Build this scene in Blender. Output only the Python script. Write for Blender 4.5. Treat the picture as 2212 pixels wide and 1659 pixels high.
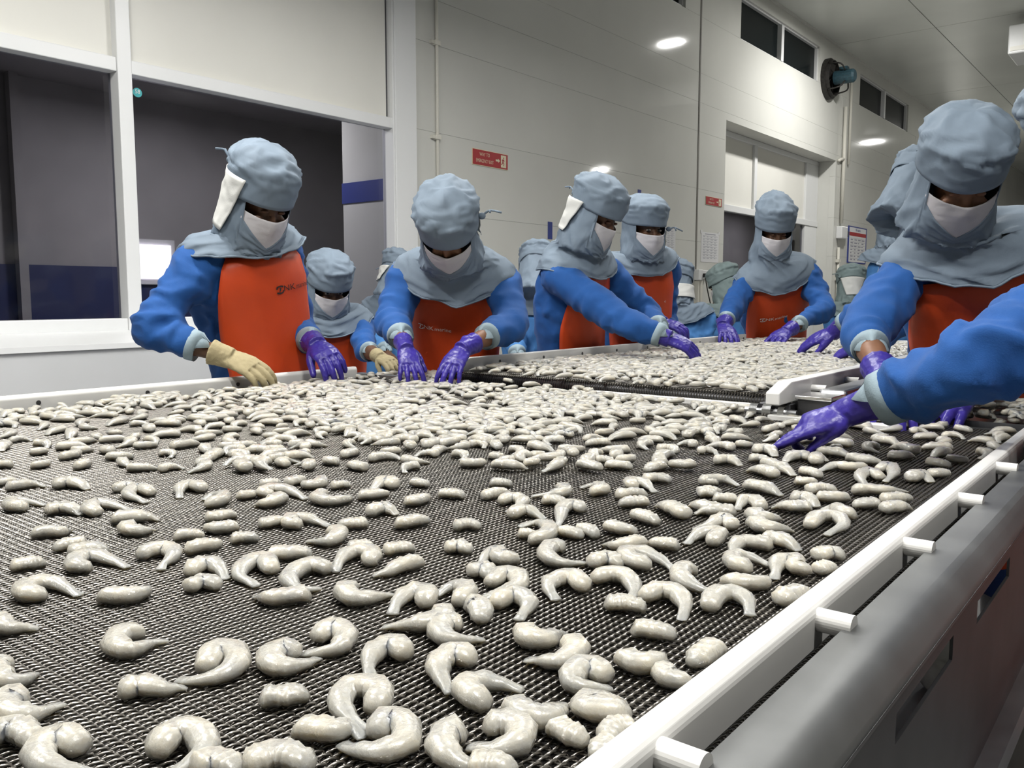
import bpy, bmesh, math, random
import numpy as np
from mathutils import Vector, Matrix, noise

for _o in list(bpy.data.objects):
    bpy.data.objects.remove(_o)
SC = bpy.context.scene
COL = SC.collection
random.seed(7)

# ------------------------------------------------------------------ camera
W_PX, H_PX = 2212.0, 1659.0
F_PX = 1850.0
CAM_H = 1.2
PITCH = math.atan((829.5 - 638.0) / F_PX)
YAW = math.atan((2590.0 - 1106.0) * math.cos(PITCH) / F_PX)   # belt direction lies this far right of the view
cam_d = bpy.data.cameras.new('camera')
cam_d.sensor_fit = 'HORIZONTAL'
cam_d.sensor_width = 36.0
cam_d.lens = 36.0 * F_PX / W_PX
cam_d.clip_start = 0.02
cam_d.clip_end = 200
cam = bpy.data.objects.new('camera', cam_d)
COL.objects.link(cam)
cam.location = (0, 0, CAM_H)
cam.rotation_euler = (math.pi / 2 - PITCH, 0, YAW)
SC.camera = cam

# ------------------------------------------------------------------ view and world
vs = SC.view_settings
vs.view_transform = 'Standard'
vs.look = 'None'
vs.gamma = 1.0
vs.use_curve_mapping = False
vs.exposure = -0.22
cy_ = SC.cycles
cy_.max_bounces = 5
cy_.diffuse_bounces = 2
cy_.glossy_bounces = 2
cy_.transmission_bounces = 4
cy_.transparent_max_bounces = 8
cy_.caustics_reflective = False
cy_.caustics_refractive = False
cy_.adaptive_threshold = 0.1
cy_.sample_clamp_indirect = 4.0
world = bpy.data.worlds.new('night')
SC.world = world
world.use_nodes = True
world.node_tree.nodes['Background'].inputs[0].default_value = (0.02, 0.025, 0.035, 1)
world.node_tree.nodes['Background'].inputs[1].default_value = 0.3

CRH = Vector((math.cos(YAW), math.sin(YAW), 0))       # view right
CFH = Vector((-math.sin(YAW), math.cos(YAW), 0))      # view heading
UP = Vector((0, 0, 1))


def ray(px, py):
    u = (px - 1106.0) / F_PX
    v = -(py - 829.5) / F_PX
    return CRH * u + CFH * (math.cos(PITCH) + v * math.sin(PITCH)) + UP * (v * math.cos(PITCH) - math.sin(PITCH))


def at_d(px, py, d):
    return Vector((0, 0, CAM_H)) + ray(px, py) * d


def at_z(px, py, z):
    r = ray(px, py)
    return Vector((0, 0, CAM_H)) + r * ((z - CAM_H) / r.z)


def at_x(px, py, x):
    r = ray(px, py)
    return Vector((0, 0, CAM_H)) + r * (x / r.x)


def to_px(p):
    p = Vector(p) - Vector((0, 0, CAM_H))
    r = p.dot(CRH)
    fw = p.dot(CFH)
    d = fw * math.cos(PITCH) - p.z * math.sin(PITCH)
    up = p.z * math.cos(PITCH) + fw * math.sin(PITCH)
    if d < 0.02:
        return (-9999, -9999, d)
    return (1106 + F_PX * r / d, 829.5 - F_PX * up / d, d)


# ------------------------------------------------------------------ materials
MATS = {}


def mat(name, col, rough=0.5, metal=0.0, spec=0.5, bump=0.0, bscale=60.0, var=0.0, vscale=8.0, coat=0.0,
        sss=0.0, sheen=0.0, bdist=0.01, detail=3.0, rvar=0.0, ani=None):
    if name in MATS:
        return MATS[name]
    m = bpy.data.materials.new(name)
    m.use_nodes = True
    nt = m.node_tree
    b = nt.nodes['Principled BSDF']
    b.inputs['Base Color'].default_value = (*col, 1)
    b.inputs['Roughness'].default_value = rough
    b.inputs['Metallic'].default_value = metal
    b.inputs['Specular IOR Level'].default_value = spec
    b.inputs['Coat Weight'].default_value = coat
    b.inputs['Coat Roughness'].default_value = 0.12
    if sss:
        b.inputs['Subsurface Weight'].default_value = sss
        b.inputs['Subsurface Radius'].default_value = (1.0, 0.8, 0.55)
        b.inputs['Subsurface Scale'].default_value = 0.006
    if sheen:
        b.inputs['Sheen Weight'].default_value = sheen
        b.inputs['Sheen Roughness'].default_value = 0.5
    tc = nt.nodes.new('ShaderNodeTexCoord')
    src = tc.outputs['Object']
    if ani:
        mp = nt.nodes.new('ShaderNodeMapping')
        mp.inputs['Scale'].default_value = ani
        nt.links.new(src, mp.inputs[0])
        src = mp.outputs[0]
    if bump:
        n = nt.nodes.new('ShaderNodeTexNoise')
        n.inputs['Scale'].default_value = bscale
        n.inputs['Detail'].default_value = detail
        bp = nt.nodes.new('ShaderNodeBump')
        bp.inputs['Strength'].default_value = bump
        bp.inputs['Distance'].default_value = bdist
        nt.links.new(src, n.inputs['Vector'])
        nt.links.new(n.outputs['Fac'], bp.inputs['Height'])
        nt.links.new(bp.outputs['Normal'], b.inputs['Normal'])
    if var:
        n2 = nt.nodes.new('ShaderNodeTexNoise')
        n2.inputs['Scale'].default_value = vscale
        n2.inputs['Detail'].default_value = 4
        rp = nt.nodes.new('ShaderNodeValToRGB')
        rp.color_ramp.elements[0].position = 0.3
        rp.color_ramp.elements[1].position = 0.7
        rp.color_ramp.elements[0].color = (*[max(0, c * (1 - var)) for c in col], 1)
        rp.color_ramp.elements[1].color = (*[min(1, c * (1 + var)) for c in col], 1)
        nt.links.new(src, n2.inputs['Vector'])
        nt.links.new(n2.outputs['Fac'], rp.inputs['Fac'])
        nt.links.new(rp.outputs['Color'], b.inputs['Base Color'])
        if rvar:
            mr = nt.nodes.new('ShaderNodeMapRange')
            mr.inputs['To Min'].default_value = max(0.02, rough - rvar)
            mr.inputs['To Max'].default_value = rough + rvar
            nt.links.new(n2.outputs['Fac'], mr.inputs['Value'])
            nt.links.new(mr.outputs['Result'], b.inputs['Roughness'])
    MATS[name] = m
    return m


def emit_mat(name, col, strength):
    m = bpy.data.materials.new(name)
    m.use_nodes = True
    nt = m.node_tree
    nt.nodes.clear()
    e = nt.nodes.new('ShaderNodeEmission')
    e.inputs[0].default_value = (*col, 1)
    e.inputs[1].default_value = strength
    o = nt.nodes.new('ShaderNodeOutputMaterial')
    nt.links.new(e.outputs[0], o.inputs[0])
    m.cycles.emission_sampling = 'NONE' if name == 'tube_light' else 'AUTO'
    MATS[name] = m
    return m


def glass_mat(name, tint=(0.8, 0.82, 0.85), fres=1.45):
    m = bpy.data.materials.new(name)
    m.use_nodes = True
    nt = m.node_tree
    nt.nodes.clear()
    t = nt.nodes.new('ShaderNodeBsdfTransparent')
    t.inputs[0].default_value = (*tint, 1)
    g = nt.nodes.new('ShaderNodeBsdfGlossy')
    g.inputs['Roughness'].default_value = 0.06
    f = nt.nodes.new('ShaderNodeFresnel')
    f.inputs[0].default_value = fres
    mx = nt.nodes.new('ShaderNodeMixShader')
    o = nt.nodes.new('ShaderNodeOutputMaterial')
    ge = nt.nodes.new('ShaderNodeNewGeometry')
    iv = nt.nodes.new('ShaderNodeMath')
    iv.operation = 'SUBTRACT'
    iv.inputs[0].default_value = 1.0
    nt.links.new(ge.outputs['Backfacing'], iv.inputs[1])
    ml = nt.nodes.new('ShaderNodeMath')
    ml.operation = 'MULTIPLY'
    nt.links.new(f.outputs[0], ml.inputs[0])
    nt.links.new(iv.outputs[0], ml.inputs[1])
    nt.links.new(ml.outputs[0], mx.inputs[0])
    nt.links.new(t.outputs[0], mx.inputs[1])
    nt.links.new(g.outputs[0], mx.inputs[2])
    nt.links.new(mx.outputs[0], o.inputs[0])
    MATS[name] = m
    return m


mat('wall_paint', (0.73, 0.73, 0.685), rough=0.055, spec=0.2, var=0.05, vscale=0.9, bump=0.02, bscale=3, bdist=0.02)
mat('wall_panel', (0.84, 0.83, 0.77), rough=0.42, spec=0.35, var=0.025, vscale=1.2)
mat('wall_low', (0.60, 0.61, 0.62), rough=0.45, var=0.05, vscale=1.5)
mat('frame_white', (0.83, 0.84, 0.84), rough=0.35)
mat('ceiling_paint', (0.78, 0.80, 0.75), rough=0.28, var=0.1, vscale=0.5)
mat('floor_tile', (0.36, 0.36, 0.35), rough=0.4, var=0.15, vscale=3)
mat('seam', (0.22, 0.21, 0.19), rough=0.8)
mat('seam_soft', (0.55, 0.54, 0.50), rough=0.7)
mat('pipe', (0.76, 0.74, 0.66), rough=0.45)
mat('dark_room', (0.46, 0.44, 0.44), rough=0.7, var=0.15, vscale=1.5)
mat('navy', (0.05, 0.06, 0.16), rough=0.6)
mat('night_glass', (0.008, 0.011, 0.012), rough=0.2, spec=0.08)
glass_mat('glass', (0.62, 0.62, 0.66))
mat('fence', (0.84, 0.83, 0.80), rough=0.32, spec=0.5, var=0.02, vscale=10)
mat('steel', (0.36, 0.365, 0.375), rough=0.36, metal=1.0, var=0.12, vscale=14, rvar=0.06)
mat('steel_beam', (0.215, 0.22, 0.22), rough=0.5, metal=0.85, var=0.10, vscale=14, rvar=0.06)
mat('steel_dark', (0.10, 0.10, 0.105), rough=0.45, metal=0.9, var=0.2, vscale=10)
mat('steel_polish', (0.72, 0.72, 0.72), rough=0.16, metal=1.0, bump=0.15, bscale=25)
mat('wire', (0.25, 0.235, 0.215), rough=0.30, metal=1.0)
mat('bed', (0.03, 0.028, 0.026), rough=0.6)
mat('black', (0.012, 0.012, 0.012), rough=0.5)
mat('screw', (0.10, 0.10, 0.10), rough=0.4, metal=0.8)
mat('red_sign', (0.42, 0.025, 0.03), rough=0.45)
mat('cream_print', (0.82, 0.76, 0.55), rough=0.5)
mat('paper', (0.76, 0.76, 0.77), rough=0.7)
mat('ink', (0.30, 0.30, 0.36), rough=0.7)
mat('ink_dark', (0.06, 0.06, 0.07), rough=0.6)
mat('blue_print', (0.03, 0.05, 0.26), rough=0.5)
mat('teal', (0.03, 0.42, 0.45), rough=0.4)
mat('fan_black', (0.02, 0.018, 0.016), rough=0.6, var=0.5, vscale=30)
mat('fan_motor', (0.025, 0.065, 0.085), rough=0.5, var=0.3, vscale=30)
mat('white_print', (0.80, 0.72, 0.66), rough=0.6)
mat('black_print', (0.02, 0.015, 0.012), rough=0.6)
mat('skin', (0.115, 0.055, 0.030), rough=0.5, spec=0.4, var=0.15, vscale=25, sss=0.05)
mat('skin_light', (0.21, 0.10, 0.055), rough=0.5, spec=0.4, var=0.12, vscale=25, sss=0.05)
mat('eye_white', (0.32, 0.28, 0.25), rough=0.2)
mat('hair', (0.01, 0.008, 0.007), rough=0.6)
mat('sweat', (0.0075, 0.080, 0.30), rough=0.85, sheen=0.06, bump=0.25, bscale=420, bdist=0.002, var=0.06, vscale=30)
mat('coat_light', (0.065, 0.22, 0.52), rough=0.8, bump=0.2, bscale=300, bdist=0.002, var=0.06, vscale=12)
mat('hood', (0.172, 0.222, 0.280), rough=0.75, bump=0.15, bscale=500, bdist=0.0015, var=0.05, vscale=14)
mat('hood_green', (0.19, 0.25, 0.25), rough=0.75, bump=0.2, bscale=400, bdist=0.002, var=0.08, vscale=14)
mat('hood_white', (0.66, 0.66, 0.63), rough=0.8, bump=0.2, bscale=300, bdist=0.002)
mat('mask', (0.60, 0.58, 0.60), rough=0.8, bump=0.25, bscale=380, bdist=0.0015)
mat('apron', (0.58, 0.062, 0.012), rough=0.45, spec=0.35, bump=0.12, bscale=240, bdist=0.002, var=0.06, vscale=9)
mat('cuff', (0.30, 0.39, 0.44), rough=0.85, bump=0.3, bscale=350, bdist=0.002)
mat('glove', (0.040, 0.026, 0.27), rough=0.36, spec=0.5, bump=0.3, bscale=110, bdist=0.003, var=0.12, vscale=35)
mat('glove_cotton', (0.38, 0.32, 0.185), rough=0.9, bump=0.5, bscale=420, bdist=0.002)
mat('trousers', (0.03, 0.07, 0.26), rough=0.85)
mat('boot', (0.62, 0.62, 0.60), rough=0.4)
mat('red_plastic', (0.5, 0.03, 0.02), rough=0.5)


def shrimp_material():
    m = bpy.data.materials.new('shrimp')
    m.use_nodes = True
    nt = m.node_tree
    b = nt.nodes['Principled BSDF']
    tc = nt.nodes.new('ShaderNodeTexCoord')
    geo = nt.nodes.new('ShaderNodeNewGeometry')
    n = nt.nodes.new('ShaderNodeTexNoise')
    n.inputs['Scale'].default_value = 38
    n.inputs['Detail'].default_value = 5
    nt.links.new(geo.outputs['Position'], n.inputs['Vector'])
    rp = nt.nodes.new('ShaderNodeValToRGB')
    rp.color_ramp.elements[0].position = 0.28
    rp.color_ramp.elements[0].color = (0.41, 0.405, 0.38, 1)
    rp.color_ramp.elements[1].position = 0.70
    rp.color_ramp.elements[1].color = (0.60, 0.565, 0.48, 1)
    nt.links.new(n.outputs['Fac'], rp.inputs['Fac'])
    at = nt.nodes.new('ShaderNodeAttribute')
    at.attribute_name = 'tail'
    mx = nt.nodes.new('ShaderNodeMix')
    mx.data_type = 'RGBA'
    nt.links.new(at.outputs['Fac'], mx.inputs['Factor'])
    nt.links.new(rp.outputs['Color'], mx.inputs['A'])
    mx.inputs['B'].default_value = (0.33, 0.335, 0.325, 1)
    nt.links.new(mx.outputs['Result'], b.inputs['Base Color'])
    b.inputs['Roughness'].default_value = 0.30
    b.inputs['Specular IOR Level'].default_value = 0.55
    b.inputs['Coat Weight'].default_value = 1.0
    b.inputs['Coat Roughness'].default_value = 0.04
    b.inputs['Subsurface Weight'].default_value = 1.0
    b.inputs['Subsurface Radius'].default_value = (1.0, 0.9, 0.72)
    b.inputs['Subsurface Scale'].default_value = 0.011
    n2 = nt.nodes.new('ShaderNodeTexNoise')
    n2.inputs['Scale'].default_value = 300
    n2.inputs['Detail'].default_value = 3
    nt.links.new(geo.outputs['Position'], n2.inputs['Vector'])
    bp = nt.nodes.new('ShaderNodeBump')
    bp.inputs['Strength'].default_value = 0.14
    bp.inputs['Distance'].default_value = 0.003
    nt.links.new(n2.outputs['Fac'], bp.inputs['Height'])
    nt.links.new(bp.outputs['Normal'], b.inputs['Normal'])
    bp2 = nt.nodes.new('ShaderNodeBump')
    bp2.inputs['Strength'].default_value = 1.0
    bp2.inputs['Distance'].default_value = 0.007
    nt.links.new(n2.outputs['Fac'], bp2.inputs['Height'])
    nt.links.new(bp2.outputs['Normal'], b.inputs['Coat Normal'])
    MATS['shrimp'] = m


shrimp_material()


# ------------------------------------------------------------------ object helpers
def link(o):
    COL.objects.link(o)
    return o


def tag(o, label=None, cat=None, group=None, kind=None):
    if label:
        o['label'] = label
    if cat:
        o['category'] = cat
    if group:
        o['group'] = group
    if kind:
        o['kind'] = kind
    return o


def empty(name, loc, label=None, cat=None, group=None, kind=None):
    o = link(bpy.data.objects.new(name, None))
    o.location = loc
    o.empty_display_size = 0.1
    return tag(o, label, cat, group, kind)


ROOTLOC = {}


def obj(name, mesh, m, parent=None, smooth=False, rel=True):
    """mesh holds world coordinates; a child is shifted back by its parents' places"""
    o = link(bpy.data.objects.new(name, mesh))
    if m is not None and not mesh.materials:
        mesh.materials.append(MATS[m] if isinstance(m, str) else m)
    if smooth:
        mesh.polygons.foreach_set('use_smooth', [True] * len(mesh.polygons))
    if parent is not None:
        o.parent = parent
        if rel:
            t = Vector((0, 0, 0))
            p = parent
            while p is not None:
                t += Vector(p.location)
                p = p.parent
            o.location = -t
    return o


class MB:
    def __init__(s):
        s.v = []
        s.f = []

    def add(s, vs_, fs):
        k = len(s.v)
        s.v += [tuple(x) for x in vs_]
        s.f += [tuple(i + k for i in f) for f in fs]
        return s

    def box(s, a, b):
        x0, x1 = sorted((a[0], b[0]))
        y0, y1 = sorted((a[1], b[1]))
        z0, z1 = sorted((a[2], b[2]))
        return s.add([(x0, y0, z0), (x1, y0, z0), (x1, y1, z0), (x0, y1, z0), (x0, y0, z1), (x1, y0, z1), (x1, y1, z1), (x0, y1, z1)],
                     [(0, 3, 2, 1), (4, 5, 6, 7), (0, 1, 5, 4), (1, 2, 6, 5), (2, 3, 7, 6), (3, 0, 4, 7)])

    def prism_y(s, prof, y0, y1):
        """profile of (x,z) points, counter-clockwise seen from -y, run along y"""
        n = len(prof)
        vs_ = [(x, y0, z) for x, z in prof] + [(x, y1, z) for x, z in prof]
        fs = [(i, (i + 1) % n, (i + 1) % n + n, i + n) for i in range(n)]
        fs += [tuple(range(n - 1, -1, -1)), tuple(range(n, 2 * n))]
        return s.add(vs_, fs)

    def tube(s, pts, radii, n=12, cap=True, ref=None, flat=1.0):
        pts = [Vector(p) for p in pts]
        m_ = len(pts)
        if not hasattr(radii, '__len__'):
            radii = [radii] * m_
        tang = []
        for i in range(m_):
            a = pts[max(0, i - 1)]
            b = pts[min(m_ - 1, i + 1)]
            t = (b - a)
            tang.append(t.normalized() if t.length > 1e-9 else Vector((0, 0, 1)))
        r0 = Vector(ref) if ref is not None else (Vector((0, 0, 1)) if abs(tang[0].z) < 0.9 else Vector((1, 0, 0)))
        x = (r0 - tang[0] * r0.dot(tang[0])).normalized()
        vs_ = []
        for i in range(m_):
            x = (x - tang[i] * x.dot(tang[i]))
            x = x.normalized() if x.length > 1e-6 else tang[i].orthogonal().normalized()
            y = tang[i].cross(x)
            r = radii[i]
            ra, rb = (r if hasattr(r, '__len__') else (r * flat, r))
            for k in range(n):
                a = 2 * math.pi * k / n
                vs_.append(pts[i] + x * (ra * math.cos(a)) + y * (rb * math.sin(a)))
        fs = []
        for i in range(m_ - 1):
            for k in range(n):
                k2 = (k + 1) % n
                fs.append((i * n + k, i * n + k2, (i + 1) * n + k2, (i + 1) * n + k))
        if cap:
            fs.append(tuple(range(n - 1, -1, -1)))
            fs.append(tuple(range((m_ - 1) * n, m_ * n)))
        return s.add(vs_, fs)

    def ball(s, c, r, axes=None, nu=14, nv=9):
        c = Vector(c)
        r = r if hasattr(r, '__len__') else (r, r, r)
        ax = axes or (Vector((1, 0, 0)), Vector((0, 1, 0)), Vector((0, 0, 1)))
        vs_ = [c + ax[2] * r[2]]
        for j in range(1, nv):
            t = math.pi * j / nv
            for i in range(nu):
                a = 2 * math.pi * i / nu
                vs_.append(c + ax[0] * (r[0] * math.sin(t) * math.cos(a)) + ax[1] * (r[1] * math.sin(t) * math.sin(a)) + ax[2] * (r[2] * math.cos(t)))
        vs_.append(c - ax[2] * r[2])
        fs = [(0, 1 + i, 1 + (i + 1) % nu) for i in range(nu)]
        for j in range(nv - 2):
            for i in range(nu):
                a = 1 + j * nu + i
                b = 1 + j * nu + (i + 1) % nu
                fs.append((a, a + nu, b + nu, b))
        L = len(vs_) - 1
        fs += [(L, L - nu + (i + 1) % nu, L - nu + i) for i in range(nu)]
        return s.add(vs_, fs)

    def mesh(s, name='mesh'):
        me = bpy.data.meshes.new(name)
        me.from_pydata(s.v, [], s.f)
        me.update()
        return me

    def build(s, name, m, parent=None, smooth=False, bevel=0.0, seg=2):
        o = obj(name, s.mesh(name), m, parent, smooth)
        if bevel:
            bv = o.modifiers.new('bevel', 'BEVEL')
            bv.width = bevel
            bv.segments = seg
            bv.limit_method = 'ANGLE'
        return o


def catmull(pts, n):
    pts = [Vector(p) for p in pts]
    if len(pts) == 2:
        return [pts[0].lerp(pts[1], i / (n - 1)) for i in range(n)]
    P = [pts[0] * 2 - pts[1]] + pts + [pts[-1] * 2 - pts[-2]]
    # parameter by chord length
    seg = [(pts[i + 1] - pts[i]).length for i in range(len(pts) - 1)]
    tot = sum(seg)
    out = []
    for k in range(n):
        s = tot * k / (n - 1)
        i = 0
        while i < len(seg) - 1 and s > seg[i]:
            s -= seg[i]
            i += 1
        t = min(1.0, s / max(seg[i], 1e-9))
        p0, p1, p2, p3 = P[i], P[i + 1], P[i + 2], P[i + 3]
        out.append(0.5 * ((2 * p1) + (p2 - p0) * t + (2 * p0 - 5 * p1 + 4 * p2 - p3) * t * t + (3 * p1 - p0 - 3 * p2 + p3) * t ** 3))
    return out


def lerp(a, b, t):
    return a + (b - a) * t


def interp(x, xs, ys):
    return float(np.interp(x, xs, ys))


def text_mesh(body, size=1.0, align='CENTER', extrude=0.0, spacing=1.0):
    c = bpy.data.curves.new('text', 'FONT')
    c.body = body
    c.size = size
    c.align_x = align
    c.align_y = 'CENTER'
    c.space_character = spacing
    c.resolution_u = 3
    c.extrude = extrude
    o = link(bpy.data.objects.new('text', c))
    dg = bpy.context.evaluated_depsgraph_get()
    me = bpy.data.meshes.new_from_object(o.evaluated_get(dg))
    bpy.data.objects.remove(o)
    bpy.data.curves.remove(c)
    me.materials.clear()
    return me


def wall_text(name, body, size, y, z, x, m, parent=None, squeeze=1.0, bold=0.0, extra=None):
    """flat lettering on the wall x = const that faces +x; reads along +y"""
    me = text_mesh(body, size)
    for v in me.vertices:
        v.co = Vector((x, y + v.co.x * squeeze, z + v.co.y))
    return obj(name, me, m, parent)


# ------------------------------------------------------------------ lamps (hall fixtures, plus two added to brighten the corridor)
mat('lamp_housing', (0.75, 0.76, 0.76), rough=0.4)
emit_mat('tube_light', (1.0, 0.985, 0.95), 16.0)


def tube_lamp(x, y, z, watts, label, length=1.25, along='y', drop=True):
    L = empty('ceiling_lamp', (x, y, z), label, 'lamp', 'twin tube lamps over the hall')
    mb = MB()
    hx, hy = (0.11, length / 2) if along == 'y' else (length / 2, 0.11)
    mb.box((x - hx, y - hy, z + 0.03), (x + hx, y + hy, z + 0.09))
    mb.build('housing', 'lamp_housing', L, bevel=0.008)
    for s in (-1, 1):
        t = MB()
        if along == 'y':
            t.tube([(x + s * 0.055, y - hy + 0.03, z), (x + s * 0.055, y + hy - 0.03, z)], 0.018, 10)
        else:
            t.tube([(x - hx + 0.03, y + s * 0.055, z), (x + hx - 0.03, y + s * 0.055, z)], 0.018, 10)
        t.build('tube', 'tube_light', L, smooth=True)
    top_ = 2.95 if x < -5 else 5.2
    if drop and z < 5.0:
        for s in (-1, 1):
            r = MB()
            if along == 'y':
                r.tube([(x, y + s * hy * 0.7, z + 0.09), (x, y + s * hy * 0.7, top_)], 0.006, 6)
            else:
                r.tube([(x + s * hx * 0.7, y, z + 0.09), (x + s * hx * 0.7, y, top_)], 0.006, 6)
            r.build('hanger', 'lamp_housing', L)
    ld = bpy.data.lights.new('lamp_light', 'AREA')
    ld.shape = 'RECTANGLE'
    ld.size = 0.15 if along == 'y' else length - 0.06
    ld.size_y = length - 0.06 if along == 'y' else 0.15
    ld.energy = watts
    ld.color = (1.0, 0.985, 0.95)
    lo = link(bpy.data.objects.new('lamp_light', ld))
    lo.parent = L
    lo.location = (0, 0, -0.03)
    return L


LAMPS = [
    (-1.9, -0.25, 3.45, 72, 1.2, 'twin tube lamp hung over the near end of the wide belt'),
    (-2.75, 1.25, 3.45, 80, 1.2, 'twin tube lamp hung near the window over the wide belt'),
    (-2.45, 3.5, 3.45, 60, 1.2, 'twin tube lamp hung over the workers between belt and wall'),
    (0.2, 0.75, 3.45, 80, 1.2, 'twin tube lamp hung right of the wide belt over its steel beam'),
    (-1.2, 5.4, 3.6, 42, 1.2, 'twin tube lamp hung over the end of the far belt'),
    (-2.95, 12.3, 5.12, 190, 0.36, 'twin tube lamp under the ceiling by the recessed window'),
    (-2.9, 23.0, 5.08, 200, 0.36, 'twin tube lamp under the ceiling far down the hall'),
    (3.27, 19.96, 4.6, 150, 0.36, 'twin tube lamp hung on the far right'),
    (-6.0, 4.0, 2.86, 48, 0.62, 'dim twin tube lamp added to light the corridor behind the windows'),  # unseen source, added to lift the dark behind the panes
    (-6.4, 16.5, 2.85, 22, 0.62, 'dim twin tube lamp added to light the corridor behind the recessed bay'),  # also out of view, added so the bay glass is not black
]
for (lx, ly, lz, lw, ln_, ll) in LAMPS:
    tube_lamp(lx, ly, lz, lw, ll, length=ln_, along='x')

# ------------------------------------------------------------------ the hall
WX = -4.8          # inner face of the long wall
CEIL = 5.2


def struct(name, loc=(0, 0, 0)):
    return empty(name, loc, kind='structure')


fl = MB().box((-9.0, -4, -0.1), (6.0, 34, 0)).build('floor', 'floor_tile')
fl['kind'] = 'structure'

# ceiling: big insulated panels with open joints
ce = struct('ceiling', (0, 10, CEIL))
ypan = [-4.0, 0.6, 5.2, 9.8, 14.4, 19.0, 23.6, 28.2, 34.0]
xpan = [WX - 0.1, -3.35, -1.2, 1.0, 3.2, 6.0]
for i in range(len(ypan) - 1):
    for j in range(len(xpan) - 1):
        MB().box((xpan[j] + 0.006, ypan[i] + 0.006, CEIL), (xpan[j + 1] - 0.006, ypan[i + 1] - 0.006, CEIL + 0.08)).build('panel', 'ceiling_paint', ce)
MB().box((WX - 0.1, -4, CEIL + 0.03), (6, 34, CEIL + 0.1)).build('joint_backing', 'seam', ce)

# far, right and rear walls close the hall
for nm, a, b in (('wall_far', (WX - 0.2, 34, 0), (6, 34.1, CEIL + 0.1)), ('wall_right', (6, -4, 0), (6.1, 34.1, CEIL + 0.1)),
                 ('wall_rear', (-9.0, -4.1, 0), (6, -4, CEIL + 0.1))):
    o = MB().box(a, b).build(nm, 'wall_paint')
    o['kind'] = 'structure'

# long wall: panels in courses, split at the grey joint
wl = struct('wall_left', (WX, 10, 0))
DY0, DY1, DZ = 10.35, 14.55, 3.40       # recessed window bay
HW = [(6.2, 9.2), (10.71, 13.62), (15.64, 18.78), (20.7, 23.8), (25.6, 28.6)]
HZ0, HZ1 = 4.47, 5.0
zc = [0, 0.9, 1.85, 2.48, 3.15, 3.49, 3.83, HZ0]
yseg = [(4.79, 9.575), (9.605, 14.75), (14.77, 19.4), (19.42, 24.2), (24.22, 29.0), (29.02, 34.0)]
G = 0.0009
for (y0, y1) in yseg:
    for k in range(len(zc) - 1):
        z0, z1 = zc[k], zc[k + 1]
        spans = [(y0, y1)]
        if y0 < DY0 < y1:
            if z0 >= DZ:
                spans = [(y0, y1)]
            elif z1 <= DZ:
                spans = [(y0, DY0), (DY1, y1)]
            else:
                spans = [(y0, DY0), (DY1, y1)]
                MB().box((WX - 0.1, DY0, DZ), (WX, DY1, z1 - G)).build('panel', 'wall_paint', wl)
        for a, b in spans:
            MB().box((WX - 0.1, a, z0 + G), (WX, b, z1 - G)).build('panel', 'wall_paint', wl)
# band with the high windows
edges = [4.79] + [v for w in HW for v in w] + [34.0]
for i in range(0, len(edges), 2):
    MB().box((WX - 0.1, edges[i], HZ0 + G), (WX, edges[i + 1], HZ1)).build('panel', 'wall_paint', wl)
MB().box((WX - 0.1, 4.79, HZ1), (WX, 34, CEIL + 0.05)).build('panel', 'wall_paint', wl)
# dark backing seen in the joints
bk = MB()
bk.box((WX - 0.14, 4.79, 0), (WX - 0.1, DY0 - 0.02, HZ0)).box((WX - 0.14, DY1 + 0.02, 0), (WX - 0.1, 34, HZ0)).box((WX - 0.14, DY0 - 0.02, DZ + 0.02), (WX - 0.1, DY1 + 0.02, HZ0))
bk.build('joint_backing', 'wall_paint', wl)
# grey sealed joint
tr = MB().box((WX - 0.01, 9.575, 0.75), (WX + 0.006, 9.605, CEIL)).build('trim_1', 'seam')
tr['kind'] = 'structure'
tr = MB().box((WX, 4.79, CEIL - 0.03), (WX + 0.03, 34, CEIL)).build('trim_2', 'wall_paint')
tr['kind'] = 'structure'

# high windows
for n, (a, b) in enumerate(HW):
    w = empty('window_%d' % (n + 5), (WX, (a + b) / 2, HZ0), kind='structure')
    mid = (a + b) / 2 - 0.02
    fr = MB()
    fr.box((WX - 0.09, a, HZ0), (WX - 0.03, b, HZ0 + 0.025)).box((WX - 0.09, a, HZ1 - 0.02), (WX - 0.03, b, HZ1))
    fr.box((WX - 0.09, a, HZ0), (WX - 0.03, a + 0.03, HZ1)).box((WX - 0.09, b - 0.03, HZ0), (WX - 0.03, b, HZ1))
    fr.build('window_frame', 'frame_white', w)
    MB().box((WX - 0.09, mid - 0.045, HZ0 + 0.02), (WX - 0.01, mid + 0.045, HZ1 - 0.02)).build('mullion', 'frame_white', w)
    MB().box((WX - 0.085, a + 0.02, HZ0 + 0.02), (WX - 0.075, mid - 0.04, HZ1 - 0.02)).build('pane', 'night_glass', w)
    MB().box((WX - 0.085, mid + 0.04, HZ0 + 0.02), (WX - 0.075, b - 0.02, HZ1 - 0.02)).build('pane', 'night_glass', w)

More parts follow.
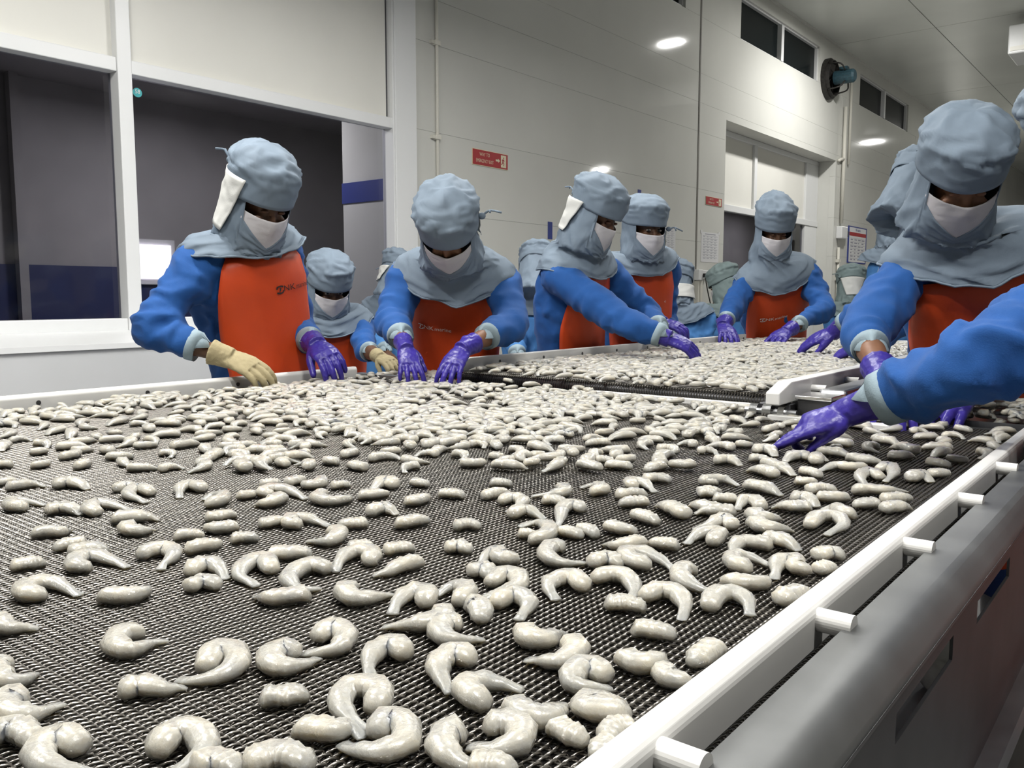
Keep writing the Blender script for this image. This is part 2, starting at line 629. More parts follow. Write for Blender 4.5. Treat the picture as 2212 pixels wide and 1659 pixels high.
# recessed window bay
rb = empty('window_4', (WX, (DY0 + DY1) / 2, 0), kind='structure')
RX = WX - 0.30
mb = MB()
mb.box((RX, DY0 - 0.02, 0), (WX - 0.101, DY0 - 0.001, DZ + 0.02)).box((RX, DY1 + 0.001, 0), (WX - 0.101, DY1 + 0.02, DZ + 0.02)).box((RX, DY0, DZ + 0.001), (WX - 0.101, DY1, DZ + 0.02))
mb.build('reveal', 'wall_paint', rb)
fr = MB()
T = 2.38
ym = 11.98
for (a, b) in ((DY0, DY0 + 0.07), (ym - 0.05, ym + 0.05), (DY1 - 0.55, DY1)):
    fr.box((RX - 0.05, a, T + 0.045), (RX + 0.02, b, DZ - 0.07))
fr.box((RX - 0.05, DY0, DZ - 0.07), (RX + 0.02, DY1, DZ)).box((RX - 0.05, DY0, T - 0.045), (RX + 0.035, DY1, T + 0.045))
fr.box((RX - 0.05, DY1 - 0.55, 0), (RX + 0.02, DY1, T - 0.045)).box((RX - 0.05, DY0, 0), (RX + 0.02, DY0 + 0.05, T - 0.045))
fr.build('window_frame', 'frame_white', rb, bevel=0.006)
for (a, b) in ((DY0 + 0.07, ym - 0.05), (ym + 0.05, DY1 - 0.55)):
    MB().box((RX - 0.04, a, T + 0.045), (RX - 0.015, b, DZ - 0.07)).build('panel', 'wall_panel', rb)
MB().box((RX - 0.03, DY0 + 0.05, 0.9), (RX - 0.022, DY1 - 0.55, T - 0.045)).build('pane', 'glass', rb)
MB().box((RX - 0.05, DY0 + 0.05, 0), (RX - 0.0, DY1 - 0.55, 0.9)).build('panel', 'wall_panel', rb)

# left part: window wall with a sloped sill over a lower wall
PY0, PY1 = 4.567, 4.79
pl = MB().box((WX - 0.1, PY0, 0), (WX + 0.05, PY1, CEIL)).build('trim_3', 'frame_white', bevel=0.006)
pl['kind'] = 'structure'
WB, WT = 1.07, 2.435
TB = 2.512
MY0, MY1 = 2.463, 2.545
ups = [(-4.0, -1.6), (-1.52, 0.43), (0.51, MY0), (MY1, PY0)]
for n, (a, b) in enumerate(ups):
    w = empty('window_%d' % (1, 2, 3, 10)[n], (WX, (a + b) / 2, WB), kind='structure')
    MB().box((WX - 0.03, a, TB), (WX - 0.012, b - (0.012 if n == 3 else 0), CEIL)).build('panel', 'wall_panel', w)
    MB().box((WX - 0.05, a, WB), (WX - 0.042, b, WT)).build('pane', 'glass', w)
    fr = MB()
    fr.box((WX - 0.07, a, WT), (WX + 0.035, b, TB)).box((WX - 0.07, a, WB - 0.07), (WX + 0.035, b, WB))
    fr.build('window_frame', 'frame_white', w, bevel=0.005)
    MB().box((WX - 0.07, b if n < 3 else b - 0.02, WB - 0.07), (WX + 0.045, b + 0.082 if n < 3 else b, CEIL)).build('mullion', 'frame_white', w, bevel=0.005)
    if n == 3:
        MB().box((WX - 0.02, b - 0.036, TB), (WX - 0.008, b - 0.026, CEIL)).build('joint', 'ink_dark', w)
lo = MB()
lo.prism_y([(WX - 0.1, 0), (-4.4, 0), (-4.4, 0.946), (WX + 0.03, 0.999), (WX - 0.1, 0.999)], -4, PY1)
o = lo.build('wall_lower', 'wall_low')
o['kind'] = 'structure'
sl = MB().prism_y([(-4.415, 0.92), (-4.385, 0.925), (-4.385, 0.952), (WX + 0.03, 1.004), (WX + 0.03, 0.99)], -4, PY0).build('trim_4', 'frame_white')
sl['kind'] = 'structure'

# dim corridor behind the panes
cr = struct('wall_corridor', (-7, 2, 0))
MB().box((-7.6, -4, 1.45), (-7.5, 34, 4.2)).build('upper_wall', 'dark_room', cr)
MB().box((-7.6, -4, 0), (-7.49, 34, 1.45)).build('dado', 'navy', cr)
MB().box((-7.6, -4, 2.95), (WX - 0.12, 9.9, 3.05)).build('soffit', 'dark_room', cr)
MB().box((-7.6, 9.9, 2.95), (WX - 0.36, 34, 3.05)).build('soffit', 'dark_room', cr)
MB().box((-7.48, 2.95, 0.0), (-7.40, 3.02, 2.95)).build('post', 'dark_room', cr)
st = struct('wall_return', (-5.1, 4.65, 0))
MB().box((-5.42, 4.62, 0), (WX - 0.11, 4.72, 2.95)).build('plaster', 'wall_paint', st)
MB().box((-5.425, 4.612, 1.93), (WX - 0.11, 4.62, 2.09)).build('blue_stripe', 'blue_print', st)
emit_mat('lit_window', (1.0, 0.93, 0.97), 5.0)
lw = empty('window_11', (-7.45, 2.6, 1.2), kind='structure')
p0 = at_x(291, 527, -7.44)
p1 = at_x(372, 603, -7.44)
MB().box((-7.46, p0.y, p1.z), (-7.44, p1.y, p0.z)).build('lit_pane', 'lit_window', lw)
MB().box((-7.47, p0.y - 0.05, p1.z - 0.05), (-7.462, p1.y + 0.05, p0.z + 0.05)).build('window_frame', 'frame_white', lw)

# ------------------------------------------------------------------ things on the wall
# round sticker on the pane
s0 = at_x(297, 200, WX - 0.04)
st_ = empty('number_sticker', s0, 'small teal round sticker with the number 58 high on the window pane', 'sticker')
mb = MB()
n = 20
mb.add([(WX - 0.041, s0.y, s0.z)] + [(WX - 0.041, s0.y + 0.028 * math.cos(6.2832 * i / n), s0.z + 0.026 * math.sin(6.2832 * i / n)) for i in range(n)],
       [(0, 1 + i, 1 + (i + 1) % n) for i in range(n)])
mb.build('disc', 'teal', st_)
wall_text('number_print', '58', 0.032, s0.y, s0.z + 0.004, WX - 0.039, 'frame_white', st_)


def exit_sign(y0, y1, z0, z1, label):
    s = empty('exit_sign', (WX, (y0 + y1) / 2, z0), label, 'sign', 'red emergency exit signs')
    w, h = y1 - y0, z1 - z0
    MB().box((WX, y0, z0), (WX + 0.006, y1, z1)).build('border', 'cream_print', s)
    MB().box((WX + 0.004, y0 + h * 0.03, z0 + h * 0.04), (WX + 0.008, y1 - h * 0.03, z1 - h * 0.04)).build('plate', 'red_sign', s)
    X = WX + 0.0095
    wall_text('lettering', 'WAY TO', h * 0.31, y0 + w * 0.33, z0 + h * 0.70, X, 'cream_print', s, squeeze=0.80)
    wall_text('lettering', 'EMERGENCY EXIT', h * 0.30, y0 + w * 0.335, z0 + h * 0.30, X, 'cream_print', s, squeeze=0.70)
    ar = MB()
    ya, za = y0 + w * 0.64, z0 + h * 0.5
    ar.add([(X, ya, za - h * .06), (X, ya + w * .07, za - h * .06), (X, ya + w * .07, za - h * .13), (X, ya + w * .125, za), (X, ya + w * .07, za + h * .13), (X, ya + w * .07, za + h * .06), (X, ya, za + h * .06)], [(0, 1, 2, 3, 4, 5, 6)])
    ar.build('arrow', 'cream_print', s)
    dr = MB()
    yd = y0 + w * 0.79
    dr.box((X - 0.002, yd, z0 + h * 0.12), (X, yd + w * 0.15, z1 - h * 0.12))
    dr.build('door_symbol', 'cream_print', s)
    rm = MB()
    c = Vector((X + 0.0006, yd + w * 0.06, z0 + h * 0.5))

    def bar(p, q, t):
        p = Vector((c.x, c.y + p[0] * h, c.z + p[1] * h))
        q = Vector((c.x, c.y + q[0] * h, c.z + q[1] * h))
        d = (q - p).normalized()
        nn = Vector((0, -d.z, d.y)) * t * h
        rm.add([p - nn, q - nn, q + nn, p + nn], [(0, 1, 2, 3)])
    bar((0.02, 0.14), (-0.03, -0.05), 0.055)
    bar((-0.03, -0.05), (0.09, -0.12), 0.032)
    bar((0.09, -0.12), (0.06, -0.27), 0.028)
    bar((-0.03, -0.05), (-0.11, -0.17), 0.032)
    bar((-0.11, -0.17), (-0.2, -0.2), 0.026)
    bar((0.02, 0.12), (0.14, 0.03), 0.022)
    bar((0.0, 0.12), (-0.12, 0.06), 0.022)
    rm.add([(c.x, c.y + h * (0.06 + 0.045 * math.cos(k)), c.z + h * (0.22 + 0.045 * math.sin(k))) for k in [i * 0.628 for i in range(10)]], [tuple(range(10))])
    rm.build('runner_symbol', 'red_sign', s)
    return s


exit_sign(5.48, 5.95, 2.285, 2.42, 'red emergency exit sign on the bare wall above the bent worker')
a, b = at_x(1524, 423, WX), at_x(1558, 448, WX)
exit_sign(a.y, b.y, b.z, a.z, 'red emergency exit sign beside the recessed window bay')


def paper(name, px0, py0, px1, py1, label, cat='notice', lines=9, seed=1):
    a, b = at_x(px0, py0, WX), at_x(px1, py1, WX)
    s = empty(name, (WX, (a.y + b.y) / 2, b.z), label, cat)
    MB().box((WX + 0.0005, a.y, b.z), (WX + 0.003, b.y, a.z)).build('sheet', 'paper', s)
    rnd = random.Random(seed)
    mb = MB()
    w, h = b.y - a.y, a.z - b.z
    X = WX + 0.0036
    for i in range(lines):
        z = a.z - h * (0.12 + 0.80 * i / lines)
        mb.add([(X, a.y + w * 0.08, z), (X, b.y - w * 0.08, z), (X, b.y - w * 0.08, z - h * 0.008), (X, a.y + w * 0.08, z - h * 0.008)], [(0, 1, 2, 3)])
        for k in range(4):
            y0 = a.y + w * (0.10 + 0.21 * k)
            ww = w * rnd.uniform(0.06, 0.15)
            mb.add([(X, y0, z - h * .03), (X, y0 + ww, z - h * .03), (X, y0 + ww, z - h * .045), (X, y0, z - h * .045)], [(0, 1, 2, 3)])
    mb.add([(X, a.y + w * .2, a.z - h * .05), (X, b.y - w * .2, a.z - h * .05), (X, b.y - w * .2, a.z - h * .075), (X, a.y + w * .2, a.z - h * .075)], [(0, 1, 2, 3)])
    mb.build('print', 'ink', s)
    for k in (0.0, 1.0):
        y = a.y + w * k
        MB().box((WX + 0.002, y - 0.02, a.z - 0.02), (WX + 0.004, y + 0.02, a.z + 0.02)).build('tape', 'paper', s)
    return s


paper('paper_notice', 1422, 488, 1458, 548, 'printed paper form taped on the wall above the dark wall logo', seed=3)
paper('paper_notice', 1515, 500, 1551, 568, 'printed paper form taped on the wall right of the grey joint', seed=4)

# dark logo painted on the wall
lg0 = at_x(1420, 568, WX)
lg1 = at_x(1455, 566, WX)
LGS = empty('wall_logo', (WX, lg0.y, lg0.z), 'dark round emblem with company lettering on the wall under a paper form', 'logo')


def emblem_pts(cx, cz, r, put):
    """the mark: a thick ring broken at two corners, around a leaning leaf"""
    faces = []
    for k, (a0, a1) in enumerate(((0.55, 2.9), (3.7, 6.05))):
        n = 12
        vs_ = []
        for i in range(n + 1):
            a_ = lerp(a0, a1, i / n)
            c_, s_ = math.cos(a_), math.sin(a_)
            sq = 1.0 / max(abs(c_), abs(s_)) ** 0.6
            vs_.append((cx + r * c_ * sq, cz + r * s_ * sq))
            vs_.append((cx + 0.66 * r * c_ * sq, cz + 0.66 * r * s_ * sq))
        faces.append((vs_, [(2 * i, 2 * i + 1, 2 * i + 3, 2 * i + 2) for i in range(n)]))
    lf = [(cx - .32 * r, cz - .45 * r), (cx + .12 * r, cz - .32 * r), (cx + .36 * r, cz + .45 * r), (cx - .1 * r, cz + .35 * r)]
    faces.append((lf, [(0, 1, 2, 3)]))
    mb_ = MB()
    for vs_, fs_ in faces:
        mb_.add([put(*v) for v in vs_], fs_)
    return mb_


emblem_pts(lg0.y, lg0.z, 0.055, lambda a_, b_: (WX + 0.001, a_, b_)).build('emblem', 'ink_dark', LGS)
wall_text('lettering', 'NK', 0.115, lg0.y + 0.16, lg0.z, WX + 0.001, 'ink_dark', LGS)
wall_text('lettering', 'marine', 0.10, lg0.y + 0.385, lg0.z - 0.005, WX + 0.001, 'ink_dark', LGS, squeeze=0.85)

# poster with blue and red headers
a, b = at_x(1832, 487, WX), at_x(1868, 571, WX)
ps = empty('wall_poster', (WX, (a.y + b.y) / 2, b.z), 'framed chart poster with blue border and red header on the far wall', 'poster')
MB().box((WX, a.y, b.z), (WX + 0.012, b.y, a.z)).build('frame', 'blue_print', ps)
w, h = b.y - a.y, a.z - b.z
MB().box((WX + 0.01, a.y + w * .05, b.z + h * .03), (WX + 0.014, b.y - w * .05, a.z - h * .03)).build('sheet', 'paper', ps)
MB().box((WX + 0.013, a.y + w * .05, a.z - h * .26), (WX + 0.015, b.y - w * .05, a.z - h * .16)).build('red_header', 'red_sign', ps)
wall_text('lettering', 'NK marine', h * .11, (a.y + b.y) / 2, a.z - h * .09, WX + 0.0155, 'blue_print', ps, squeeze=0.85)
mb = MB()
rnd = random.Random(5)
X = WX + 0.0150
for i in range(7):
    z = a.z - h * (.32 + .09 * i)
    mb.box((X - .001, a.y + w * .1, z - h * .006), (X, b.y - w * .1, z))
    for k in range(4):
        y0 = a.y + w * (.12 + .2 * k)
        mb.box((X - .001, y0, z - h * .055), (X, y0 + w * rnd.uniform(.06, .16), z - h * .025))
mb.build('chart_print', 'ink', ps)

# conduits
cd = empty('conduit', (WX, 5.05, 0.9), 'thin white conduit with clamps running up the wall left of the exit sign', 'pipe')
MB().tube([(WX + 0.018, 5.05, 0.9), (WX + 0.018, 5.05, CEIL)], 0.013, 10).build('pipe', 'pipe', cd, smooth=True)
for z in (2.44, 3.16):
    MB().box((WX, 5.015, z - 0.018), (WX + 0.04, 5.075, z + 0.018)).build('clamp', 'pipe', cd, bevel=0.004)
    MB().box((WX, 4.985, z - 0.012), (WX + 0.03, 5.02, z + 0.012)).build('screw_tab', 'pipe', cd)
cd = empty('conduit', (WX, 14.8, 0.9), 'cream conduit dropping from the fan past the recessed window', 'pipe')
MB().tube([(WX + 0.036, 14.82, 2.40), (WX + 0.036, 14.82, 4.3)], 0.03, 10).build('pipe', 'pipe', cd, smooth=True)
MB().tube([(WX + 0.03, 15.1, 3.4), (WX + 0.03, 15.1, 4.9)], 0.022, 8).build('pipe', 'pipe', cd, smooth=True)
MB().tube([(WX + 0.03, 14.58, 3.40), (WX + 0.04, 14.7, 3.44), (WX + 0.036, 14.82, 3.45)], 0.025, 8).build('elbow', 'pipe', cd, smooth=True)
MB().tube([(WX + 0.03, 14.75, 0.3), (WX + 0.03, 14.75, 2.0)], 0.022, 8).build('pipe', 'pipe', cd, smooth=True)
for z in (1.45, 1.75):
    MB().box((WX + 0.002, 14.70, z), (WX + 0.06, 14.80, z + 0.05)).build('clamp', 'pipe', cd)
p = at_x(1812, 503, WX)
jb = empty('junction_box', (WX, p.y, p.z - .1), 'white junction box on the wall under the conduit by the window bay', 'box')
MB().box((WX, p.y - .15, p.z - .1), (WX + 0.1, p.y + .15, p.z + .1)).build('body', 'frame_white', jb, bevel=0.012)
MB().box((WX + .03, p.y + .15, p.z - .06), (WX + 0.09, p.y + .24, p.z + .04)).build('gland', 'ink_dark', jb, bevel=0.01)
p = at_x(1503, 594, WX)
sk = empty('socket_box', (WX, p.y, p.z - .06), 'white socket box with a plugged black cord below the grey joint', 'socket')
MB().box((WX, p.y - .06, p.z - .065), (WX + 0.07, p.y + .06, p.z + .065)).build('box', 'frame_white', sk, bevel=0.008)
MB().box((WX, p.y + .08, p.z - .045), (WX + 0.05, p.y + .26, p.z + .06)).build('plate', 'frame_white', sk, bevel=0.008)
MB().box((WX + .05, p.y + .05, p.z - .03), (WX + 0.10, p.y + .10, p.z + .02)).build('plug', 'black', sk, bevel=0.006)
c0 = Vector((WX + .09, p.y + .07, p.z - .02))
MB().tube(catmull([c0, c0 + Vector((.02, .05, -.2)), c0 + Vector((.03, .2, -.5)), c0 + Vector((.03, .45, -.95))], 14), 0.008, 6).build('cord', 'black', sk, smooth=True)
MB().box((WX, p.y - .03, p.z - .6), (WX + .05, p.y + .09, p.z - .07)).build('trunking', 'pipe', sk)
# bits of blue tape
for (px, py, hh, lb) in ((1381, 420, .10, 'small strip of blue tape on the wall over the two hooded workers'), (1188, 498, .16, 'blue tape patch on the wall behind the reaching worker')):
    q = at_x(px, py, WX)
    t = empty('tape_strip', q, lb, 'tape')
    MB().box((WX, q.y - .035, q.z - hh / 2), (WX + .003, q.y + .035, q.z + hh / 2)).build('strip', 'blue_print', t)

# wall fan
fc = Vector((WX, 13.98, 4.585))
fan = empty('exhaust_fan', fc, 'black round exhaust fan with blue motor high on the wall between window pairs', 'fan')
n = 28
mb = MB()
ring = []
for (x, r) in ((0.0, .31), (.07, .31), (.07, .285), (.12, .275), (.12, .262), (0.0, .262)):
    ring.append((x, r))
vs_, fs_ = [], []
for i in range(n):
    a = 6.2832 * i / n
    for (x, r) in ring:
        vs_.append((WX + x, fc.y + r * math.cos(a), fc.z + r * math.sin(a)))
m_ = len(ring)
for i in range(n):
    for k in range(m_):
        a_, b_ = i * m_ + k, i * m_ + (k + 1) % m_
        c_, d_ = ((i + 1) % n) * m_ + (k + 1) % m_, ((i + 1) % n) * m_ + k
        fs_.append((a_, b_, c_, d_))
mb.add(vs_, fs_).build('ring', 'fan_black', fan)
MB().tube([(WX + .005, fc.y, fc.z), (WX + .012, fc.y, fc.z)], .262, 28).build('shutter', 'black', fan)
for k in range(5):
    a = 6.2832 * k / 5
    u = Vector((0, math.cos(a), math.sin(a)))
    t = Vector((0, -math.sin(a), math.cos(a)))
    c = fc + Vector((.06, 0, 0))
    X_ = Vector((1, 0, 0))
    pts = [c + u * .05 - t * .03 + X_ * .02, c + u * .05 + t * .03 - X_ * .02, c + u * .245 + t * .085 - X_ * .03, c + u * .245 - t * .03 + X_ * .03]
    mb = MB().add([p + X_ * .003 for p in pts] + [p - X_ * .003 for p in pts], [(0, 1, 2, 3), (7, 6, 5, 4), (0, 4, 5, 1), (1, 5, 6, 2), (2, 6, 7, 3), (3, 7, 4, 0)])
    mb.build('blade', 'fan_black', fan)
mt = MB().tube([(WX + .10, fc.y, fc.z), (WX + .12, fc.y, fc.z), (WX + .40, fc.y, fc.z), (WX + .43, fc.y, fc.z)], [.07, .105, .105, .08], 16).build('motor', 'fan_motor', fan, smooth=False)
MB().box((WX + .2, fc.y - .05, fc.z + .1), (WX + .32, fc.y + .05, fc.z + .15)).build('terminal_box', 'fan_motor', mt)
for sy in (-1, 1):
    for sz in (-1, 1):
        MB().tube(catmull([(WX + .08, fc.y + sy * .2, fc.z + sz * .2), (WX + .26, fc.y + sy * .17, fc.z + sz * .17), (WX + .3, fc.y + sy * .08, fc.z + sz * .08)], 8), .012, 6).build('bracket', 'fan_black', fan, smooth=True)

# hanging white unit at the right edge
hu = empty('ceiling_unit', (-2.0, 14.6, 4.4), 'white box unit hanging from the ceiling at the right edge', 'air unit')
MB().box((-2.36, 14.3, 4.62), (-1.1, 15.1, 5.02)).build('casing', 'frame_white', hu, bevel=0.02)
MB().box((-2.33, 14.29, 4.66), (-1.2, 14.30, 4.72)).build('grille', 'wall_panel', hu)
for x in (-2.2, -1.3):
    MB().tube([(x, 14.7, 5.0), (x, 14.7, CEIL)], .012, 6).build('hanger', 'frame_white', hu)

# ------------------------------------------------------------------ wide belt in front
BZ = 0.90                     # top of the wire belt
BX0, BX1 = -2.395, -0.226
BY0, BY1 = -1.1, 2.17
cv = empty('conveyor', (-1.3, 0.8, 0), 'wide steel wire belt conveyor in front with white side rails', 'conveyor')


def spiral_belt(name, parent, x0, x1, y0, y1, z, pitch=0.0072, sp=0.0098, wire=0.00125):
    """one flattened wire spiral and its rod, repeated along the belt"""
    mb_ = MB()
    turns = int((x1 - x0) / pitch)
    prof = [(-0.0066, 0.0), (-0.0052, 0.0017), (0.0, 0.0026), (0.0052, 0.0017), (0.0066, 0.0), (0.0052, -0.0017), (0.0, -0.0026), (-0.0052, -0.0017)]
    pts = []
    for t in range(turns):
        for k, (yy, zz) in enumerate(prof):
            pts.append((x0 + pitch * (t + k / 8.0), y0 + yy, z - 0.0038 + zz))
    mb_.tube(pts, wire, 5, ref=(0, 0, 1))
    mb_.tube([(x0, y0 + sp / 2, z - 0.0045), (x1, y0 + sp / 2, z - 0.0045)], wire * 0.9, 5)
    o_ = mb_.build(name, 'wire', parent, smooth=True)
    o_['kind'] = 'stuff'
    ng = bpy.data.node_groups.new('repeat_spirals', 'GeometryNodeTree')
    ng.interface.new_socket('Geometry', in_out='INPUT', socket_type='NodeSocketGeometry')
    ng.interface.new_socket('Geometry', in_out='OUTPUT', socket_type='NodeSocketGeometry')
    gi = ng.nodes.new('NodeGroupInput')
    go = ng.nodes.new('NodeGroupOutput')
    ln = ng.nodes.new('GeometryNodeMeshLine')
    ln.mode = 'OFFSET'
    ln.inputs['Count'].default_value = int((y1 - y0) / sp)
    ln.inputs['Offset'].default_value = (0, sp, 0)
    ip = ng.nodes.new('GeometryNodeInstanceOnPoints')
    ng.links.new(ln.outputs[0], ip.inputs['Points'])
    ng.links.new(gi.outputs[0], ip.inputs['Instance'])
    ng.links.new(ip.outputs[0], go.inputs[0])
    md = o_.modifiers.new('repeat', 'NODES')
    md.node_group = ng
    return o_


spiral_belt('wire_belt', cv, BX0 + .003, BX1 - .003, BY0, BY1, BZ)
MB().box((BX0, BY0, BZ - .040), (BX1, BY1, BZ - .028)).build('slider_bed', 'bed', cv)
# left rail
lf = MB()
prof = [(-2.432, .885), (-2.403, .885), (-2.403, .930), (-2.409, .939), (-2.426, .939), (-2.432, .930)]
lf.prism_y(prof, BY0, 2.10)
lr = lf.build('side_rail', 'fence', cv, bevel=0.003)
for k in range(14):
    y = -0.9 + 0.305 * k + 0.055
    if y < 2.08:
        MB().tube([(-2.404, y, .915), (-2.4015, y, .915)], .0065, 10).build('screw', 'screw', lr)
# right rail on pegs
rf = MB()
prof = [(-.2565, .903), (-.2325, .903), (-.2325, .936), (-.2365, .9415), (-.2525, .9415), (-.2565, .936)]
rf.prism_y(prof, BY0, 2.02)
rr = rf.build('side_rail', 'fence', cv, bevel=0.003)
for k in range(11):
    y = 0.434 + 0.272 * (k - 5)
    if -1.0 < y < 2.0:
        MB().tube([(-.234, y, .9285), (-.204, y, .9285)], .010, 28).build('peg', 'fence', rr, smooth=False)
# steel side beam of the right side, bent sheet with slots
bm_ = MB()
sec = [(-.213, .78), (-.213, .922), (-.2095, .9265), (-.180, .9265), (-.173, .924), (-.167, .918), (-.160, .910), (-.156, .903)]
n = len(sec)
yy0, yy1 = BY0, 2.12
bm_.add([(x, yy0, z) for x, z in sec] + [(x, yy1, z) for x, z in sec], [(i, i + n, i + 1 + n, i + 1) for i in range(n - 1)])
sb = bm_.build('side_beam', 'steel_beam', cv, smooth=True)
sb.modifiers.new('s', 'SOLIDIFY').thickness = 0.002
# slotted face below: webs between the slots
web = MB()
FX = -.155
slots = []
y = -0.55
while y < 2.0:
    slots.append((y, y + 0.19))
    y += 0.30
zt, z1_, z0_, zb = .906, .892, .868, .70
web.box((FX - .003, yy0, z1_), (FX, yy1, zt)).box((FX - .003, yy0, zb), (FX, yy1, z0_))
prev = yy0
for (a, b) in slots:
    web.box((FX - .003, prev, z0_), (FX, a, z1_))
    prev = b
web.box((FX - .003, prev, z0_), (FX, yy1, z1_))
web.build('slotted_skirt', 'steel_dark', cv)  # darker steel than the beam puts this side's shade into the colour
MB().box((FX - .003, yy0, zb - .03), (FX + .02, yy1, zb)).build('lower_flange', 'steel', cv)
for y in (-.7, .5, 1.9):
    MB().box((-.19, y - .03, 0), (-.13, y + .03, zb - .03)).build('leg', 'steel_dark', cv)
    MB().box((-2.43, y - .03, 0), (-2.37, y + .03, .885)).build('leg', 'steel_dark', cv)
MB().box((-.13, .62, .60), (.02, .72, .66)).build('leg_bracket', 'steel', cv)
# water drops on the beam
for (px, py, r) in ((1945, 1250, .0032), (1972, 1222, .0025), (1998, 1168, .002)):
    q = at_z(px, py, .927)
    MB().ball((q.x, q.y, .9267), (r * 1.3, r, r * .35), nu=10, nv=6).build('water_drop', 'glass', sb, smooth=True)
# left steel flank and end plate of the belt
MB().box((-2.45, BY0, .70), (-2.434, 2.15, .905)).build('flank', 'steel_dark', cv)
MB().box((-2.42, 2.10, .87), (-2.00, 2.135, .915)).build('end_plate', 'steel', cv)
MB().tube([(BX0, BY1 + .02, BZ - .05), (BX1, BY1 + .02, BZ - .05)], .048, 18).build('end_roller', 'steel_dark', cv, smooth=True)

# ------------------------------------------------------------------ narrower belt behind it
B2Z = 0.937
C2X0, C2X1, C2Y0, C2Y1 = -1.985, -0.80, 2.20, 4.95
cv2 = empty('conveyor', (-1.4, 3.6, 0), 'narrower wire belt conveyor behind that feeds onto the wide belt', 'conveyor')
spiral_belt('wire_belt', cv2, C2X0 + .003, C2X1 - .003, C2Y0 + .012, C2Y1, B2Z, pitch=0.0085, sp=0.0105, wire=0.0015)
# the belt turning down over the nose
spn = MB()
for k in range(7):
    a = k / 6 * 1.9
    yy = C2Y0 + .012 - .016 * math.sin(a)
    zz = B2Z - .004 - .016 * (1 - math.cos(a))
    t = 0
    x = C2X0 + .003
    while x < C2X1 - .01:
        spn.add([(x, yy - .0012, zz - .004), (x + .0042, yy - .0012, zz - .001), (x + .0042, yy + .001, zz + .004), (x, yy + .001, zz + .001)], [(0, 1, 2, 3), (3, 2, 1, 0)])
        x += .0085
o = spn.build('belt_nose', 'wire', cv2)
o['kind'] = 'stuff'
MB().tube([(C2X0, C2Y0 + .012, B2Z - .022), (C2X1, C2Y0 + .012, B2Z - .022)], .013, 12).build('nose_bar', 'steel_dark', cv2, smooth=True)
MB().box((C2X0, C2Y0 + .02, B2Z - .05), (C2X1, C2Y1, B2Z - .03)).build('slider_bed', 'bed', cv2)
MB().box((-1.46, 2.165, .897), (-.845, 2.192, .912)).build('scraper', 'fence', cv2, bevel=.002)
f2 = MB()


def rail2(x0, x1, tip_y, tip_z, y_end, z0, z1):
    prof_ = [(tip_y, z0), (y_end, z0), (y_end, z1), (tip_y + .075, z1), (tip_y, tip_z)]
    v = [(x0, y, z) for y, z in prof_] + [(x1, y, z) for y, z in prof_]
    n_ = 5
    fs = [(i, i + n_, (i + 1) % n_ + n_, (i + 1) % n_) for i in range(n_)] + [tuple(range(n_)), tuple(range(2 * n_ - 1, n_ - 1, -1))]
    return MB().add(v, fs)


r2 = rail2(-2.015, -1.988, 2.18, .958, 4.62, .935, .982).build('side_rail', 'fence', cv2, bevel=.003)
for k in range(9):
    MB().tube([(-1.989, 2.42 + .27 * k, .960), (-1.9865, 2.42 + .27 * k, .960)], .006, 10).build('screw', 'screw', r2)
r3 = rail2(-.80, -.765, 1.98, .968, 4.6, .938, .990).build('side_rail', 'fence', cv2, bevel=.003)
for k in range(6):
    MB().tube([(-.766, 2.2 + .27 * k, .962), (-.728, 2.2 + .27 * k, .962)], .0095, 12).build('peg', 'fence', r3)
MB().box((-.735, 2.16, .80), (-.665, 4.9, .965)).build('side_beam', 'steel', cv2, bevel=.008)
MB().box((-2.06, 2.3, .80), (-2.02, 4.9, .95)).build('side_beam', 'steel', cv2, bevel=.008)
cp = MB().box((-.755, 2.05, .948), (-.665, 2.155, .958)).build('end_cap', 'steel_polish', cv2, bevel=.002)
MB().box((-.752, 2.06, .90), (-.668, 2.15, .948)).build('cap_block', 'steel_dark', cv2, bevel=.004)
MB().box((-.84, 2.04, .915), (-.76, 2.075, .935)).build('nose_arm', 'steel_dark', cv2, bevel=.003)
for (x, r, w_) in ((-.845, .019, .02), (-.81, .021, .022), (-.775, .017, .016)):
    MB().tube([(x - w_ / 2, 2.03, .915), (x + w_ / 2, 2.03, .915)], r, 16).build('roller_bush', 'steel_polish', cv2, smooth=False)
MB().tube([(-.87, 2.03, .915), (-.74, 2.03, .915)], .009, 10).build('axle', 'steel', cv2)
MB().box((-.80, 1.995, .899), (-.52, 2.03, .912)).build('scraper', 'fence', cv2, bevel=.002)
for (x, r, w_) in ((-2.03, .019, .022), (-1.995, .016, .02)):
    MB().tube([(x - w_ / 2, 2.17, .925), (x + w_ / 2, 2.17, .925)], r, 14).build('roller_bush', 'steel_dark', cv2)
MB().box((-2.1, 4.93, .86), (-.7, 5.0, .955)).build('end_plate', 'steel', cv2, bevel=.004)
for x in (-2.04, -.70):
    for y in (2.7, 4.6):
        MB().box((x - .025, y - .025, 0), (x + .025, y + .025, .80)).build('leg', 'steel_dark', cv2)

# steel tray with a heap at the end of the wide belt
ty = empty('steel_tray', (-.42, 2.36, .86), 'steel tray with a heap of shrimps beside the worker at the right', 'tray')
t = MB()
TX0, TX1, TY0, TY1 = -.655, -.19, 2.245, 2.62
t.box((TX0, TY0, .872), (TX1, TY1, .878))
t.box((TX0, TY0, .872), (TX0 + .005, TY1, .905)).box((TX1 - .005, TY0, .872), (TX1, TY1, .905)).box((TX0, TY0, .872), (TX1, TY0 + .005, .905)).box((TX0, TY1 - .005, .872), (TX1, TY1, .905))
t.build('pan', 'steel', ty)
for x in (-.62, -.23):
    MB().box((x - .02, 2.36, 0), (x + .02, 2.40, .872)).build('stand', 'steel_dark', ty)

